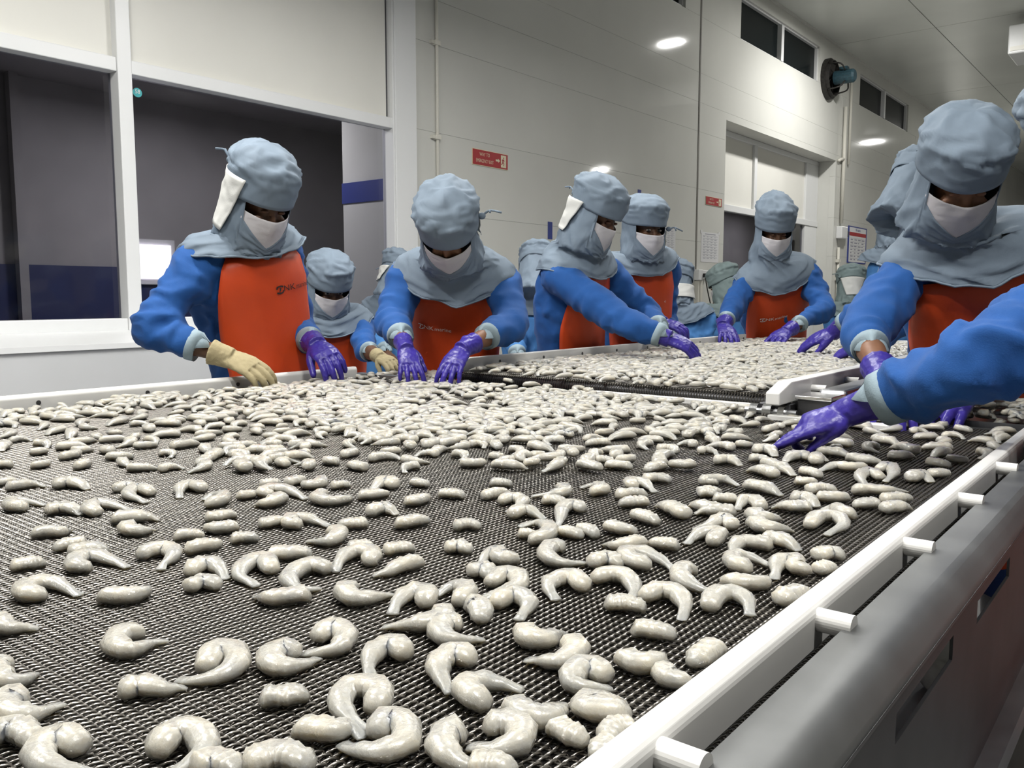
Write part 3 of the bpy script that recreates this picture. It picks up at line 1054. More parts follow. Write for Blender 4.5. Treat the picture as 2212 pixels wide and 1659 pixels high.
# ------------------------------------------------------------------ shrimps
# spines of the near ones, thick end first; x, y counted in quarter pixels from the corner of a piece of the view
NEAR = {
    (0, 1300): [
        [(-60, 150), (60, 220), (200, 200), (320, 180)], [(1230, 250), (1050, 300), (1000, 380), (1120, 420), (1290, 340), (1430, 285)],
        [(1780, 560), (1850, 440), (2000, 430), (2060, 520), (1930, 620), (1720, 650), (1540, 620)], [(1050, 780), (1200, 730), (1400, 740), (1600, 690)],
        [(90, 520), (-60, 580), (40, 690), (200, 650), (290, 570)], [(220, 840), (60, 860), (50, 960), (280, 970), (520, 830)],
        [(-60, 1160), (120, 1100), (290, 1190)], [(690, 1260), (520, 1190), (340, 1290), (420, 1410), (800, 1420)],
        [(1350, 1290), (1500, 1150), (1700, 1140), (1770, 1270), (1640, 1370), (1400, 1440)], [(1680, 1430), (1850, 1370), (2060, 1430)]],
    (500, 1300): [
        [(740, 300), (880, 240), (990, 300), (930, 390), (780, 410), (620, 400)], [(570, 430), (430, 420), (330, 500), (420, 570), (600, 530), (740, 440)],
        [(1510, 450), (1390, 390), (1250, 430), (1190, 520), (1200, 600)], [(260, 830), (450, 810), (660, 780)],
        [(1230, 920), (1290, 810), (1180, 750), (1000, 770), (940, 890), (1040, 990), (1160, 1070)], [(560, 1090), (750, 1110), (920, 1110), (1010, 1060), (1130, 1110)],
        [(1260, 1130), (1350, 1040), (1490, 1080), (1510, 1210), (1330, 1290), (1080, 1250), (960, 1170)], [(130, 1410), (400, 1330), (690, 1390)],
        [(2090, 500), (1920, 460), (1790, 540), (1820, 650), (1900, 730)], [(1820, 80), (1830, 150), (1650, 190), (1500, 185), (1320, 170)],
        [(1980, 180), (1850, 190), (1790, 260), (1880, 320), (2030, 310), (2170, 275)], [(2010, 1120), (1870, 1150), (1820, 1270), (1940, 1370), (2230, 1400)]],
    (1000, 1300): [
        [(530, 240), (560, 320), (700, 330), (800, 270), (870, 220)], [(930, 340), (980, 430), (850, 510), (700, 490), (550, 450)],
        [(1240, 640), (1100, 570), (960, 620), (960, 710), (1100, 720), (1270, 690)], [(1470, 230), (1650, 240), (1830, 270)],
        [(1380, 470), (1500, 540), (1640, 530), (1700, 450), (1640, 410)], [(1720, 570), (1790, 660), (1960, 650)], [(2190, 380), (2100, 440), (1980, 510)],
        [(200, 880), (70, 820), (20, 740), (140, 690), (300, 690), (510, 705)], [(420, 890), (530, 980), (700, 1010), (830, 930), (860, 830)],
        [(200, 1070), (350, 1060), (490, 1110), (470, 1230), (270, 1250), (60, 1190)], [(800, 1050), (920, 1130), (1060, 1180)],
        [(1430, 940), (1250, 950), (1070, 920), (1090, 850), (1220, 800), (1380, 810)], [(1480, 1070), (1330, 1090), (1220, 1170)], [(1300, 1200), (1210, 1250), (1190, 1330)],
        [(50, 1390), (250, 1400), (450, 1450)]],
    (0, 1020): [
        [(60, 130), (150, 115), (260, 95), (390, 90)], [(470, 110), (600, 90), (760, 115)], [(-40, 85), (50, 75), (140, 60)],
        [(1310, 170), (1190, 140), (1110, 190), (1260, 230)], [(1010, 140), (1080, 115), (1170, 125)], [(1760, 140), (1650, 110), (1560, 135), (1550, 190)],
        [(1780, 270), (1900, 250), (1930, 200), (1840, 180), (1760, 205)], [(230, 295), (110, 295), (110, 255), (230, 248), (390, 250)], [(400, 330), (550, 310), (700, 330)],
        [(850, 340), (775, 320), (830, 270), (1000, 280), (1130, 300)], [(970, 400), (1150, 390), (1370, 375)], [(1100, 460), (1120, 500), (1240, 500), (1320, 460)],
        [(1780, 390), (1900, 375), (2030, 350)], [(2050, 460), (1900, 480), (1780, 465)], [(280, 525), (400, 515), (520, 510), (600, 465)], [(1510, 545), (1640, 535), (1760, 525)],
        [(1610, 665), (1720, 645), (1850, 620), (1820, 575)], [(2000, 570), (2100, 560), (2230, 550)], [(740, 600), (600, 615), (470, 645)], [(600, 695), (750, 665), (930, 655)],
        [(780, 810), (670, 815), (660, 765), (780, 725), (950, 745), (1100, 780)], [(1220, 715), (1310, 680), (1450, 665), (1500, 715), (1420, 765), (1385, 800)], [(100, 810), (240, 785), (390, 760)],
        [(1640, 860), (1750, 800), (1860, 805), (1950, 880)], [(1630, 990), (1750, 945), (1890, 965)], [(390, 1045), (250, 1060), (210, 1010), (330, 965), (480, 955), (680, 1020)],
        [(880, 1065), (1000, 1075), (1150, 1070), (1250, 1020), (1235, 970)]],
    (500, 1020): [
        [(250, 95), (350, 85), (430, 80)], [(480, 85), (560, 65), (640, 50)], [(780, 60), (760, 100), (660, 105), (620, 60)], [(870, 110), (950, 100), (1030, 95)], [(1410, 110), (1330, 85), (1220, 125)],
        [(1100, 195), (1220, 190), (1350, 170)], [(1500, 250), (1600, 245), (1690, 205)], [(1800, 175), (1900, 180), (2010, 190)], [(1560, 75), (1620, 85), (1700, 95)], [(440, 215), (340, 260), (210, 250)],
        [(340, 185), (270, 175), (350, 145), (480, 150), (640, 200)], [(50, 200), (130, 190), (210, 170)], [(800, 175), (740, 220), (850, 250), (1000, 220), (990, 170)], [(240, 440), (350, 425), (460, 400)],
        [(600, 445), (500, 440), (540, 400), (680, 400), (840, 430)], [(1170, 430), (1050, 440), (920, 440)], [(1200, 345), (1300, 310), (1430, 330)], [(1420, 440), (1500, 435), (1700, 400)], [(1930, 460), (2040, 445), (2150, 450)],
        [(860, 500), (935, 535), (840, 590), (660, 560)], [(1010, 640), (1120, 630), (1230, 620)], [(1200, 770), (1210, 700), (1080, 685), (960, 730), (890, 820)], [(1330, 670), (1450, 650), (1580, 640)], [(1860, 650), (1960, 635), (2060, 660)],
        [(1640, 770), (1500, 800), (1350, 845), (1230, 850)], [(350, 840), (270, 760), (130, 800), (70, 880), (220, 940)], [(320, 705), (500, 700), (690, 690)],
        [(840, 830), (700, 810), (570, 850), (490, 930), (600, 990), (760, 960)], [(670, 1055), (500, 1075), (350, 1085), (210, 1030)], [(1030, 985), (980, 1045), (1080, 1095), (1220, 1075), (1390, 1010)],
        [(1680, 1130), (1680, 1050), (1560, 1040), (1450, 1100), (1390, 1180)], [(1970, 1120), (2040, 1020), (1920, 980), (1760, 1020)]],
    (1000, 1020): [
        [(240, 85), (330, 85), (420, 90)], [(180, 200), (280, 180), (380, 160)], [(330, 245), (420, 225), (520, 245), (480, 290), (380, 310)], [(430, 365), (480, 340), (560, 330), (700, 370)], [(850, 120), (880, 170), (780, 185), (600, 175)],
        [(1110, 165), (1210, 150), (1150, 105), (1020, 100)], [(690, 235), (780, 235), (880, 255)], [(1030, 315), (950, 285), (860, 320), (840, 400), (810, 430)], [(580, 580), (710, 560), (745, 480), (640, 420), (490, 435)], [(480, 520), (560, 520), (620, 510)],
        [(840, 495), (930, 515), (1030, 535)], [(1000, 475), (1080, 495), (1150, 530)], [(1250, 455), (1350, 485), (1500, 500)], [(1540, 590), (1450, 625), (1320, 625), (1230, 585)], [(1860, 625), (1730, 615), (1620, 590)],
        [(470, 740), (330, 750), (290, 690), (190, 725), (150, 770)], [(870, 645), (770, 645), (720, 720), (850, 775), (1060, 745)], [(1110, 780), (1240, 745), (1370, 780)], [(1610, 800), (1470, 770), (1400, 710), (1540, 690), (1700, 740), (1840, 810)],
        [(60, 855), (180, 835), (240, 890)], [(240, 950), (350, 890), (470, 910), (470, 990), (300, 1035), (120, 1070)], [(1050, 990), (960, 920), (850, 920), (740, 980), (800, 1060)], [(1140, 915), (1280, 890), (1420, 915), (1480, 1000), (1450, 1060)],
        [(1240, 1130), (1400, 1130), (1570, 1150)], [(1570, 1070), (1700, 1030), (1850, 1060), (1915, 1140), (1890, 1230)], [(2010, 840), (1900, 850), (1890, 920), (2030, 985), (2190, 1000)], [(1340, 195), (1450, 180), (1590, 180)], [(1600, 250), (1480, 255), (1350, 260)],
        [(1920, 370), (1800, 310), (1680, 260)], [(1480, 355), (1570, 385), (1680, 420)], [(2200, 325), (2080, 295), (1960, 260)], [(1470, 120), (1450, 85), (1560, 90), (1660, 140)], [(1570, 55), (1680, 45), (1790, 60)], [(2160, 600), (2210, 530), (2060, 520), (1930, 580)],
        [(2040, 170), (2120, 170), (2200, 180)], [(2060, 65), (2130, 75), (2200, 75)], [(280, 1130), (430, 1070), (570, 1130), (480, 1230)], [(30, 1150), (130, 1150), (170, 1260)]],
    (1500, 960): [
        [(180, 135), (290, 130), (400, 155)], [(520, 45), (620, 40), (700, 75)], [(480, 115), (560, 115), (640, 130)], [(990, 105), (890, 95), (780, 120)], [(690, 260), (600, 225), (470, 195)], [(600, 150), (720, 190), (860, 240)], [(440, 345), (580, 370), (750, 410)],
        [(60, 315), (140, 305), (260, 300), (380, 325)], [(40, 405), (130, 395), (230, 395)], [(170, 455), (270, 460), (380, 460)], [(350, 580), (180, 570), (10, 560)], [(580, 540), (520, 490), (430, 480), (370, 530)], [(1000, 540), (850, 535), (680, 510)], [(840, 455), (950, 460), (1060, 505)],
        [(1050, 145), (1060, 105), (1150, 115)], [(1480, 190), (1350, 195), (1220, 180), (1080, 200)], [(920, 220), (1000, 235), (1090, 260)], [(870, 310), (960, 315), (1060, 315)], [(990, 390), (1100, 375), (1230, 385)], [(1060, 445), (1180, 455), (1330, 445)],
        [(1610, 275), (1500, 240), (1430, 280), (1500, 335)], [(1590, 205), (1690, 190), (1720, 245), (1650, 290)], [(1370, 390), (1500, 390), (1650, 395), (1830, 375)], [(1630, 470), (1750, 460), (1860, 450)], [(1640, 555), (1750, 535), (1860, 520)], [(1590, 500), (1490, 505), (1380, 510)],
        [(1390, 605), (1290, 590), (1200, 530), (1110, 530)], [(990, 690), (1090, 625), (1230, 630), (1285, 690), (1140, 745)], [(500, 590), (580, 640), (740, 615)], [(510, 665), (620, 725), (840, 710)], [(330, 700), (250, 650), (130, 690), (0, 705)],
        [(660, 870), (520, 850), (380, 850), (320, 920)], [(590, 800), (720, 820), (900, 880)], [(480, 1070), (340, 1030), (360, 965), (500, 970), (660, 1005)], [(980, 1070), (890, 1070), (850, 1010), (730, 1020), (690, 1120)], [(1060, 1075), (1140, 1055), (1210, 1040)],
        [(1060, 960), (1170, 930), (1290, 950)], [(260, 1165), (400, 1200), (590, 1190), (520, 1110)], [(130, 1400), (190, 1310), (330, 1290), (460, 1340), (480, 1430)], [(730, 1340), (850, 1300), (950, 1250)],
        [(1060, 55), (1200, 65), (1360, 85)], [(1330, 110), (1480, 135), (1650, 145)], [(1680, 85), (1780, 95), (1900, 85)], [(2020, 140), (2100, 155), (2210, 170)], [(1870, 290), (1950, 265), (2050, 295)], [(2030, 250), (2110, 245), (2190, 235)]],
}


TAILW = []


def shrimp_geo(pts, rings=13, sides=8, seed=0, rmax=None):
    """pts: spine on the belt surface (z = belt top). Returns verts, faces"""
    rnd = random.Random(seed)
    sp = catmull(pts, rings)
    L = sum((sp[i + 1] - sp[i]).length for i in range(rings - 1))
    bean = len(pts) <= 3
    R = rmax or min(0.0104, max(0.0072, 0.0055 + 0.078 * L))
    if bean:
        R *= 1.14
    tail = 0.72 if (bean and L < 0.05) else (0.5 if bean else 0.36)
    vs_, fs_ = [], []
    ph = rnd.uniform(0, 6)
    for i in range(rings):
        s = i / (rings - 1)
        prof = interp(s, [0, .05, .16, .38, .62, .86, 1.0], [.72, .93, 1.0, .98, lerp(.86, .98, bean), lerp(.44, .86 if tail > .5 else .62, bean), lerp(.34, tail * .8, tail > .6)])
        r = R * prof * (1 + .03 * math.sin(s * 36 + ph)) * (1 + rnd.uniform(-.025, .025))
        t = (sp[min(rings - 1, i + 1)] - sp[max(0, i - 1)]).normalized()
        lat = Vector((-t.y, t.x, 0)).normalized()
        wv = (1.16 if bean else 1.10) + rnd.uniform(-.05, .05)
        hv = 0.76 if bean else 0.80
        if tail < .6 and s > .86:
            wv *= lerp(1, 1.45, (s - .86) / .14)
            hv *= lerp(1, .5, (s - .86) / .14)
        c = sp[i] + Vector((0, 0, r * hv * .94 + .0005))
        for k in range(sides):
            a = 2 * math.pi * (k + .5) / sides
            ca, sa = math.cos(a), math.sin(a)
            sq = (abs(ca) ** 3 + abs(sa) ** 3) ** (-1 / 3)
            ca *= sq
            sa *= sq
            z = sa * hv
            if sa < 0:
                z *= .92
            j = 1 + rnd.uniform(-.03, .03)
            crease = 1 - (.10 * math.exp(-((a - 1.25) / .25) ** 2))
            pv = c + lat * (r * wv * ca * j * crease) + Vector((0, 0, r * z * j * crease))
            if rings > 12:
                pv += (pv - c).normalized() * (.0016 * noise.noise(pv * 95 + Vector((seed, 0, 0))))
            vs_.append(pv)
    for i in range(rings - 1):
        for k in range(sides):
            k2 = (k + 1) % sides
            fs_.append((i * sides + k, (i + 1) * sides + k, (i + 1) * sides + k2, i * sides + k2))
    e0 = sp[0] - (sp[1] - sp[0]).normalized() * R * .35 + Vector((0, 0, R * .45))
    e1 = sp[-1] + (sp[-1] - sp[-2]).normalized() * R * .25 + Vector((0, 0, R * tail * .5))
    n0 = len(vs_)
    vs_ += [e0, e1]
    for k in range(sides):
        k2 = (k + 1) % sides
        fs_.append((n0, k, k2))
        fs_.append((n0 + 1, (rings - 1) * sides + k2, (rings - 1) * sides + k))
    TAILW.clear()
    TAILW.extend([max(0.0, (i // sides) / (rings - 1) - .45) * (1.5 if not bean else .7) for i in range(rings * sides)] + [0.0, .8 if not bean else .3])
    return vs_, fs_


def set_tail(me, w):
    at_ = me.attributes.new('tail', 'FLOAT', 'POINT')
    at_.data.foreach_set('value', np.minimum(np.array(w, dtype=np.float32), 1.0))


def add_shrimp(pts, label, seed, group):
    base = sum((Vector(p) for p in pts), Vector()) / len(pts)
    vs_, fs_ = shrimp_geo([Vector(p) - base for p in pts], rings=17, sides=10, seed=seed)
    me = bpy.data.meshes.new('shrimp')
    me.from_pydata([tuple(v) for v in vs_], [], fs_)
    me.update()
    set_tail(me, TAILW)
    o_ = obj('shrimp', me, 'shrimp', None, smooth=True)
    o_.location = base
    return tag(o_, label, 'shrimp', group)


GRP = 'raw peeled shrimps lying on the near part of the wide belt'
ORD = ['nearest', 'second nearest', 'third nearest', 'fourth nearest', 'fifth nearest', 'sixth nearest', 'seventh nearest', 'eighth nearest', 'ninth nearest', 'tenth nearest',
       'eleventh nearest', 'twelfth nearest', 'thirteenth nearest', 'fourteenth nearest', 'fifteenth nearest', 'sixteenth nearest', 'seventeenth nearest', 'eighteenth nearest', 'nineteenth nearest', 'twentieth nearest', 'twenty-first nearest', 'twenty-second nearest', 'twenty-third nearest', 'twenty-fourth nearest', 'twenty-fifth nearest']
occupied = []
near_list = []
n_ind = 0
sd = 0
for (ox, oy), lst in NEAR.items():
    for sp in lst:
        sd += 1
        px = [(ox + x / 4.0, oy + y / 4.0 + 2.0) for x, y in sp]
        wp = [at_z(x, y, BZ + .006) for x, y in px]
        wp = [Vector((min(max(p.x, -2.38), -.268), p.y, BZ)) for p in wp]
        mx = sum(p[0] for p in px) / len(px)
        my = sum(p[1] for p in px) / len(px)
        L = sum((wp[i + 1] - wp[i]).length for i in range(len(wp) - 1))
        bend = L / max((wp[-1] - wp[0]).length, 1e-4)
        where = 'far left' if mx < 300 else ('left' if mx < 700 else ('middle' if mx < 1100 else ('right' if mx < 1600 else 'far right')))
        if len(sp) >= 5 and bend > 1.8:
            kind = 'tightly curled raw shrimp'
        elif bend > 1.25:
            kind = 'hooked raw shrimp'
        elif L > .055:
            kind = 'long straight raw shrimp'
        else:
            kind = 'short plump raw shrimp'
        near_list.append((kind, where, my, wp, sd))
        for p in wp:
            occupied.append((p.x, p.y))
near_list.sort(key=lambda q: -q[2])
seen = {}
for kind, where, my, wp, sd in near_list:
    c = seen.get((kind, where), 0)
    seen[(kind, where)] = c + 1
    add_shrimp(wp, '%s at the %s of the open belt, %s the camera' % (kind, where, ORD[min(c, 24)]), sd, GRP)
    n_ind += 1

# the crowded part, further up the belt and on the second belt
CELL = .02


class Grid:
    def __init__(s):
        s.d = {}

    def put(s, x, y):
        s.d.setdefault((int(x // .05), int(y // .05)), []).append((x, y))

    def near(s, x, y, r):
        i, j = int(x // .05), int(y // .05)
        k = int(r // .05) + 1
        for a in range(i - k, i + k + 1):
            for b in range(j - k, j + k + 1):
                for (u, v) in s.d.get((a, b), ()):
                    if (u - x) ** 2 + (v - y) ** 2 < r * r:
                        return True
        return False


rnd = random.Random(11)
grid = Grid()
for (x, y) in occupied:
    grid.put(x, y)
fill = []


def rand_spine(x, y, z, rnd_):
    a = rnd_.uniform(0, 6.2832)
    L = rnd_.uniform(.042, .070)
    bend = rnd_.choice((-1, 1)) * rnd_.choice((.3, .8, 1.8, 2.6, 3.4)) * rnd_.uniform(.8, 1.2)
    n_ = 3 if abs(bend) < .8 else 5
    pts = []
    th = a - bend / 2
    p = Vector((0, 0, 0))
    pts.append(p.copy())
    for i in range(n_ - 1):
        th += bend / (n_ - 1) / 2
        p = p + Vector((math.cos(th), math.sin(th), 0)) * (L / (n_ - 1))
        th += bend / (n_ - 1) / 2
        pts.append(p.copy())
    c = sum(pts, Vector()) / n_
    return [q - c + Vector((x, y, z)) for q in pts]


tries = 0
while tries < 42000:
    tries += 1
    x = rnd.uniform(-2.375, -.285)
    y = rnd.uniform(-.1, 2.13)
    px, py, d = to_px((x, y, BZ))
    if px < -60 or px > 2230 or py > 1018:
        continue
    nz = noise.noise(Vector((x * 4.2, y * 4.2, 3.3)))
    if py > 950:
        rr_ = .034 + .026 * (nz > .02) if px > 500 else .046 + .02 * (nz > 0)
    elif py > 905:
        rr_ = .0290 + .024 * (nz > .18)
    else:
        rr_ = .0265 + .022 * (nz > .28)
    if px < 430 and py > 880:
        rr_ = max(rr_, .038 + .03 * (nz > -.05))
    if px > 1560 and py > 880:
        rr_ = .058
        if px > 1900 and py < 960 and rnd.random() < .6:
            continue
    if grid.near(x, y, rr_):
        continue
    grid.put(x, y)
    fill.append((d, x, y, BZ, rr_))
fill.sort()
stuff = MB()
stuff_w = []
GR2 = 'raw peeled shrimps lying close together further up the wide belt'
for i, (d, x, y, z, rr_) in enumerate(fill):
    sp = rand_spine(x, y, z + (rnd.uniform(0, .006) if rr_ < .035 else 0), rnd)
    sp = [Vector((min(max(p.x, -2.385), -.27), p.y, p.z)) for p in sp]
    if n_ind < 300:
        px, py, _ = to_px((x, y, z))
        where = 'left' if px < 700 else ('middle' if px < 1400 else 'right')
        add_shrimp(sp, 'raw shrimp in the crowd further up the %s of the wide belt' % where, 900 + i, GR2)
        n_ind += 1
    else:
        v, f = shrimp_geo(sp, rings=8, sides=7, seed=2000 + i)
        stuff.add(v, f); stuff_w.extend(TAILW)
# second belt, packed
g2 = Grid()
cnt2 = 0
tries = 0
while tries < 30000:
    tries += 1
    x = rnd.uniform(C2X0 + .02, C2X1 - .02)
    y = rnd.uniform(C2Y0 + .01, C2Y1 - .05)
    px, py, d = to_px((x, y, B2Z))
    if px > 2000:
        continue
    e = y - C2Y0
    rr_ = .027 + (.016 if e < .12 else 0) + .014 * (noise.noise(Vector((x * 5, y * 5, 9))) > .3)
    if g2.near(x, y, rr_):
        continue
    g2.put(x, y)
    v, f = shrimp_geo(rand_spine(x, y, B2Z + rnd.uniform(0, .008), rnd), rings=7, sides=6, seed=9000 + tries)
    stuff.add(v, f); stuff_w.extend(TAILW)
    cnt2 += 1
# tipping over the nose and onto the scraper
for (px, py) in ((1098, 818), (1185, 832), (1270, 838), (1318, 848), (1380, 858), (1460, 860), (1580, 872), (1250, 835), (1150, 826)):
    q = at_z(px, py, .925)
    v, f = shrimp_geo(rand_spine(q.x, q.y, .912, rnd), rings=9, sides=7, seed=int(px))
    stuff.add(v, f); stuff_w.extend(TAILW)
# heap in the tray
for i in range(110):
    x, y = rnd.uniform(-.61, -.24), rnd.uniform(2.29, 2.58)
    hh = .05 * max(0, 1 - ((x + .40) / .22) ** 2 - ((y - 2.42) / .22) ** 2)
    v, f = shrimp_geo(rand_spine(x, y, .879 + rnd.uniform(0, 1) * hh + .01, rnd), rings=8, sides=7, seed=i + 50)
    stuff.add(v, f); stuff_w.extend(TAILW)
# scraps behind the bent worker's hands
for i in range(40):
    q = Vector((rnd.uniform(-2.33, -2.05), rnd.uniform(2.14, 2.34), .905))
    v, f = shrimp_geo(rand_spine(q.x, q.y, q.z, rnd), rings=7, sides=6, seed=i + 500)
    stuff.add(v, f); stuff_w.extend(TAILW)
so = stuff.build('shrimp_heap', 'shrimp', None, smooth=True)
set_tail(so.data, stuff_w)
tag(so, 'packed mass of raw peeled shrimps far up both belts and in the tray', 'shrimps', kind='stuff')
print('shrimps', n_ind, len(fill), cnt2)

# ------------------------------------------------------------------ people
def remesh(mb_, voxel, smooth_it=2, name='m'):
    me = mb_.mesh(name)
    o_ = link(bpy.data.objects.new('tmp', me))
    md = o_.modifiers.new('r', 'REMESH')
    md.mode = 'VOXEL'
    md.voxel_size = voxel
    md.adaptivity = 0
    if smooth_it:
        sm = o_.modifiers.new('s', 'SMOOTH')
        sm.factor = 0.5
        sm.iterations = smooth_it
    dg = bpy.context.evaluated_depsgraph_get()
    out = bpy.data.meshes.new_from_object(o_.evaluated_get(dg))
    bpy.data.objects.remove(o_)
    bpy.data.meshes.remove(me)
    return out


def rig(n):
    """ridged noise, about -1..1"""
    return 1 - 2 * abs(n)


def seg_near(p, a, b):
    ab = b - a
    t = max(0.0, min(1.0, (p - a).dot(ab) / ab.length_squared))
    return t, (a + ab * t - p).length


def cloth_folds(me, bones, amp, seed):
    """folds across each limb: bones = [(a, b, strength, along_freq)]"""
    ofs = Vector((seed * 3.1, seed * 1.7, seed * 5.3))
    cos_ = []
    nor = [v.normal.copy() for v in me.vertices]
    for v in me.vertices:
        p = v.co.copy()
        best = None
        for (a, b, st, fr) in bones:
            t, d = seg_near(p, a, b)
            if best is None or d < best[0]:
                best = (d, t, a, b, st, fr)
        d, t, a, b, st, fr = best
        ax = (b - a).normalized()
        al = (p - a).dot(ax)
        lat = p - a - ax * al
        wob = noise.noise(p * 5.0 + ofs) * 0.05
        q = ax * ((al + wob) * fr) + lat * 6.0
        n1 = rig(noise.noise(q + ofs)) ** 2 - .42
        n2 = rig(noise.noise(q * 2.1 + ofs * 2)) ** 2 - .42
        n3 = noise.noise(p * 4.5 + ofs)
        mask_ = 0.35 + 0.65 * max(0.0, min(1.0, .5 + 1.4 * noise.noise(p * 3.1 + ofs * 1.3)))
        fade = 1.0
        if st > .95:
            fade = min(1.0, (1.02 - t) * (b - a).length / .05)
        cos_.append(p + nor[v.index] * (fade * (amp * st * mask_ * (0.8 * n1 + 0.4 * n2) + amp * .5 * n3)))
    # ease the sharpest tips
    co = np.array([tuple(c) for c in cos_])
    ed = np.empty(len(me.edges) * 2, dtype=np.int64)
    me.edges.foreach_get('vertices', ed)
    ed = ed.reshape(-1, 2)
    for it in range(2):
        acc = np.zeros_like(co)
        cnt = np.zeros(len(co))
        np.add.at(acc, ed[:, 0], co[ed[:, 1]])
        np.add.at(acc, ed[:, 1], co[ed[:, 0]])
        np.add.at(cnt, ed[:, 0], 1)
        np.add.at(cnt, ed[:, 1], 1)
        co = .55 * co + .45 * acc / np.maximum(cnt, 1)[:, None]
    me.vertices.foreach_set('co', co.ravel())
    me.update()


def hand_mb(W, tip, back, side, size=1.0, curl=(22, 30, 24), spread=1.0, thumb=(35, 0.5), poses=None, palm_k=1.0):
    """gloved hand: W wrist, tip where the middle finger ends, back = direction the back of the hand looks, side +1 right hand, -1 left"""
    y = (tip - W).normalized()
    z = (back - y * back.dot(y)).normalized()
    x = y.cross(z) * (-side)          # towards the thumb side
    # for a right hand seen from the back with the fingers up the thumb is on the left
    k = size

    def P(a, b, c):
        return W + x * (a * k) + y * (b * k) + z * (c * k)
    mb_ = MB()
    ax = (x, y, z)
    # palm: two ellipses and a wrist
    mb_.tube([P(0, -.045, 0), P(0, -.02, 0), P(0, .01, 0), P(0.002, .04, 0.002), P(0.002, .07, .003), P(0, .092, .002)],
             [(.021 * k, .031 * k), (.020 * k, .029 * k), (.0195 * k, .032 * k), (.0185 * k, .040 * k), (.0165 * k, .0425 * k), (.012 * k, .040 * k)], 16, ref=z)
    lens = (.078, .086, .080, .063)
    base_x = (.030, .0105, -.0105, -.030)
    base_y = (.088, .092, .088, .080)
    for i in range(4):
        c = curl if poses is None else poses[i]
        sp = (1.2 - .8 * i) * math.radians(6.5) * spread
        b = P(base_x[i], base_y[i] - .012, .0)
        d = (y * math.cos(sp) + x * math.sin(sp)).normalized()
        pts = [b, P(base_x[i], base_y[i], .001)]
        ang = 0
        for j, fr in enumerate((.46, .30, .24)):
            ang += math.radians(c[j])
            dd = d * math.cos(ang) - z * math.sin(ang)
            pts.append(pts[-1] + dd * (lens[i] * fr * k))
        rr_ = [.0105, .0108, .0100, .0092, .0076]
        if i == 3:
            rr_ = [q * .88 for q in rr_]
        sm = catmull(pts, 13)
        mb_.tube(sm, [interp(j / 12, [0, .2, .5, .78, 1], rr_) * k for j in range(13)], 10, ref=z)
        mb_.ball(pts[-1], rr_[-1] * 1.02 * k, nu=10, nv=6)
    # thumb from the side of the palm near its base
    ta, tc = thumb
    a0 = math.radians(ta)
    d0 = (y * math.cos(a0) + x * math.sin(a0) - z * .35).normalized()
    d1 = (y * math.cos(a0 * tc) + x * math.sin(a0 * tc) - z * .45).normalized()
    p0, p1 = P(.014, .012, -.004), P(.026, .024, -.006)
    p2 = p1 + d0 * .036 * k
    p3 = p2 + d1 * .030 * k
    p4 = p3 + d1 * .018 * k
    mb_.tube(catmull([p0, p1, p2, p3, p4], 12), [interp(j / 11, [0, .3, .6, 1], [.017, .0165, .0118, .0088]) * k for j in range(12)], 10, ref=z)
    mb_.ball(p4, .0089 * k, nu=10, nv=6)
    return mb_


def glove(name, parent, W, tip, elbow, back, side, m='glove', size=None, voxel=.0032, cuff_len=.05, **kw):
    size = size or max(.9, min(1.12, (tip - W).length / .175))
    mb_ = hand_mb(W, tip, back, side, size, **kw)
    fd = (elbow - W).normalized()
    mb_.tube([W + fd * .03 - fd * .05, W + fd * cuff_len * .5, W + fd * (cuff_len + .012)], [.030 * size, .033 * size, .038 * size], 16)
    me = remesh(mb_, voxel, 3)
    ofs = Vector((W.x * 9, W.y * 7, 0))
    nr = [v.normal.copy() for v in me.vertices]
    for v, n_ in zip(me.vertices, nr):
        v.co += n_ * (.0012 * rig(noise.noise(v.co * 60 + ofs)) + .0016 * noise.noise(v.co * 26 + ofs))
    return obj(name, me, m, parent, smooth=True)


class Frame:
    def __init__(s, o, f, u):
        s.o = o
        s.u = u.normalized()
        s.f = (f - s.u * f.dot(s.u)).normalized()
        s.r = s.f.cross(s.u)

    def pt(s, r, f, u):
        return s.o + s.r * r + s.f * f + s.u * u


def facing(psi, pitch=0.0):
    p, q = math.radians(psi), math.radians(pitch)
    h = -CFH * math.cos(p) + CRH * math.sin(p)
    return (h * math.cos(q) - UP * math.sin(q)).normalized()


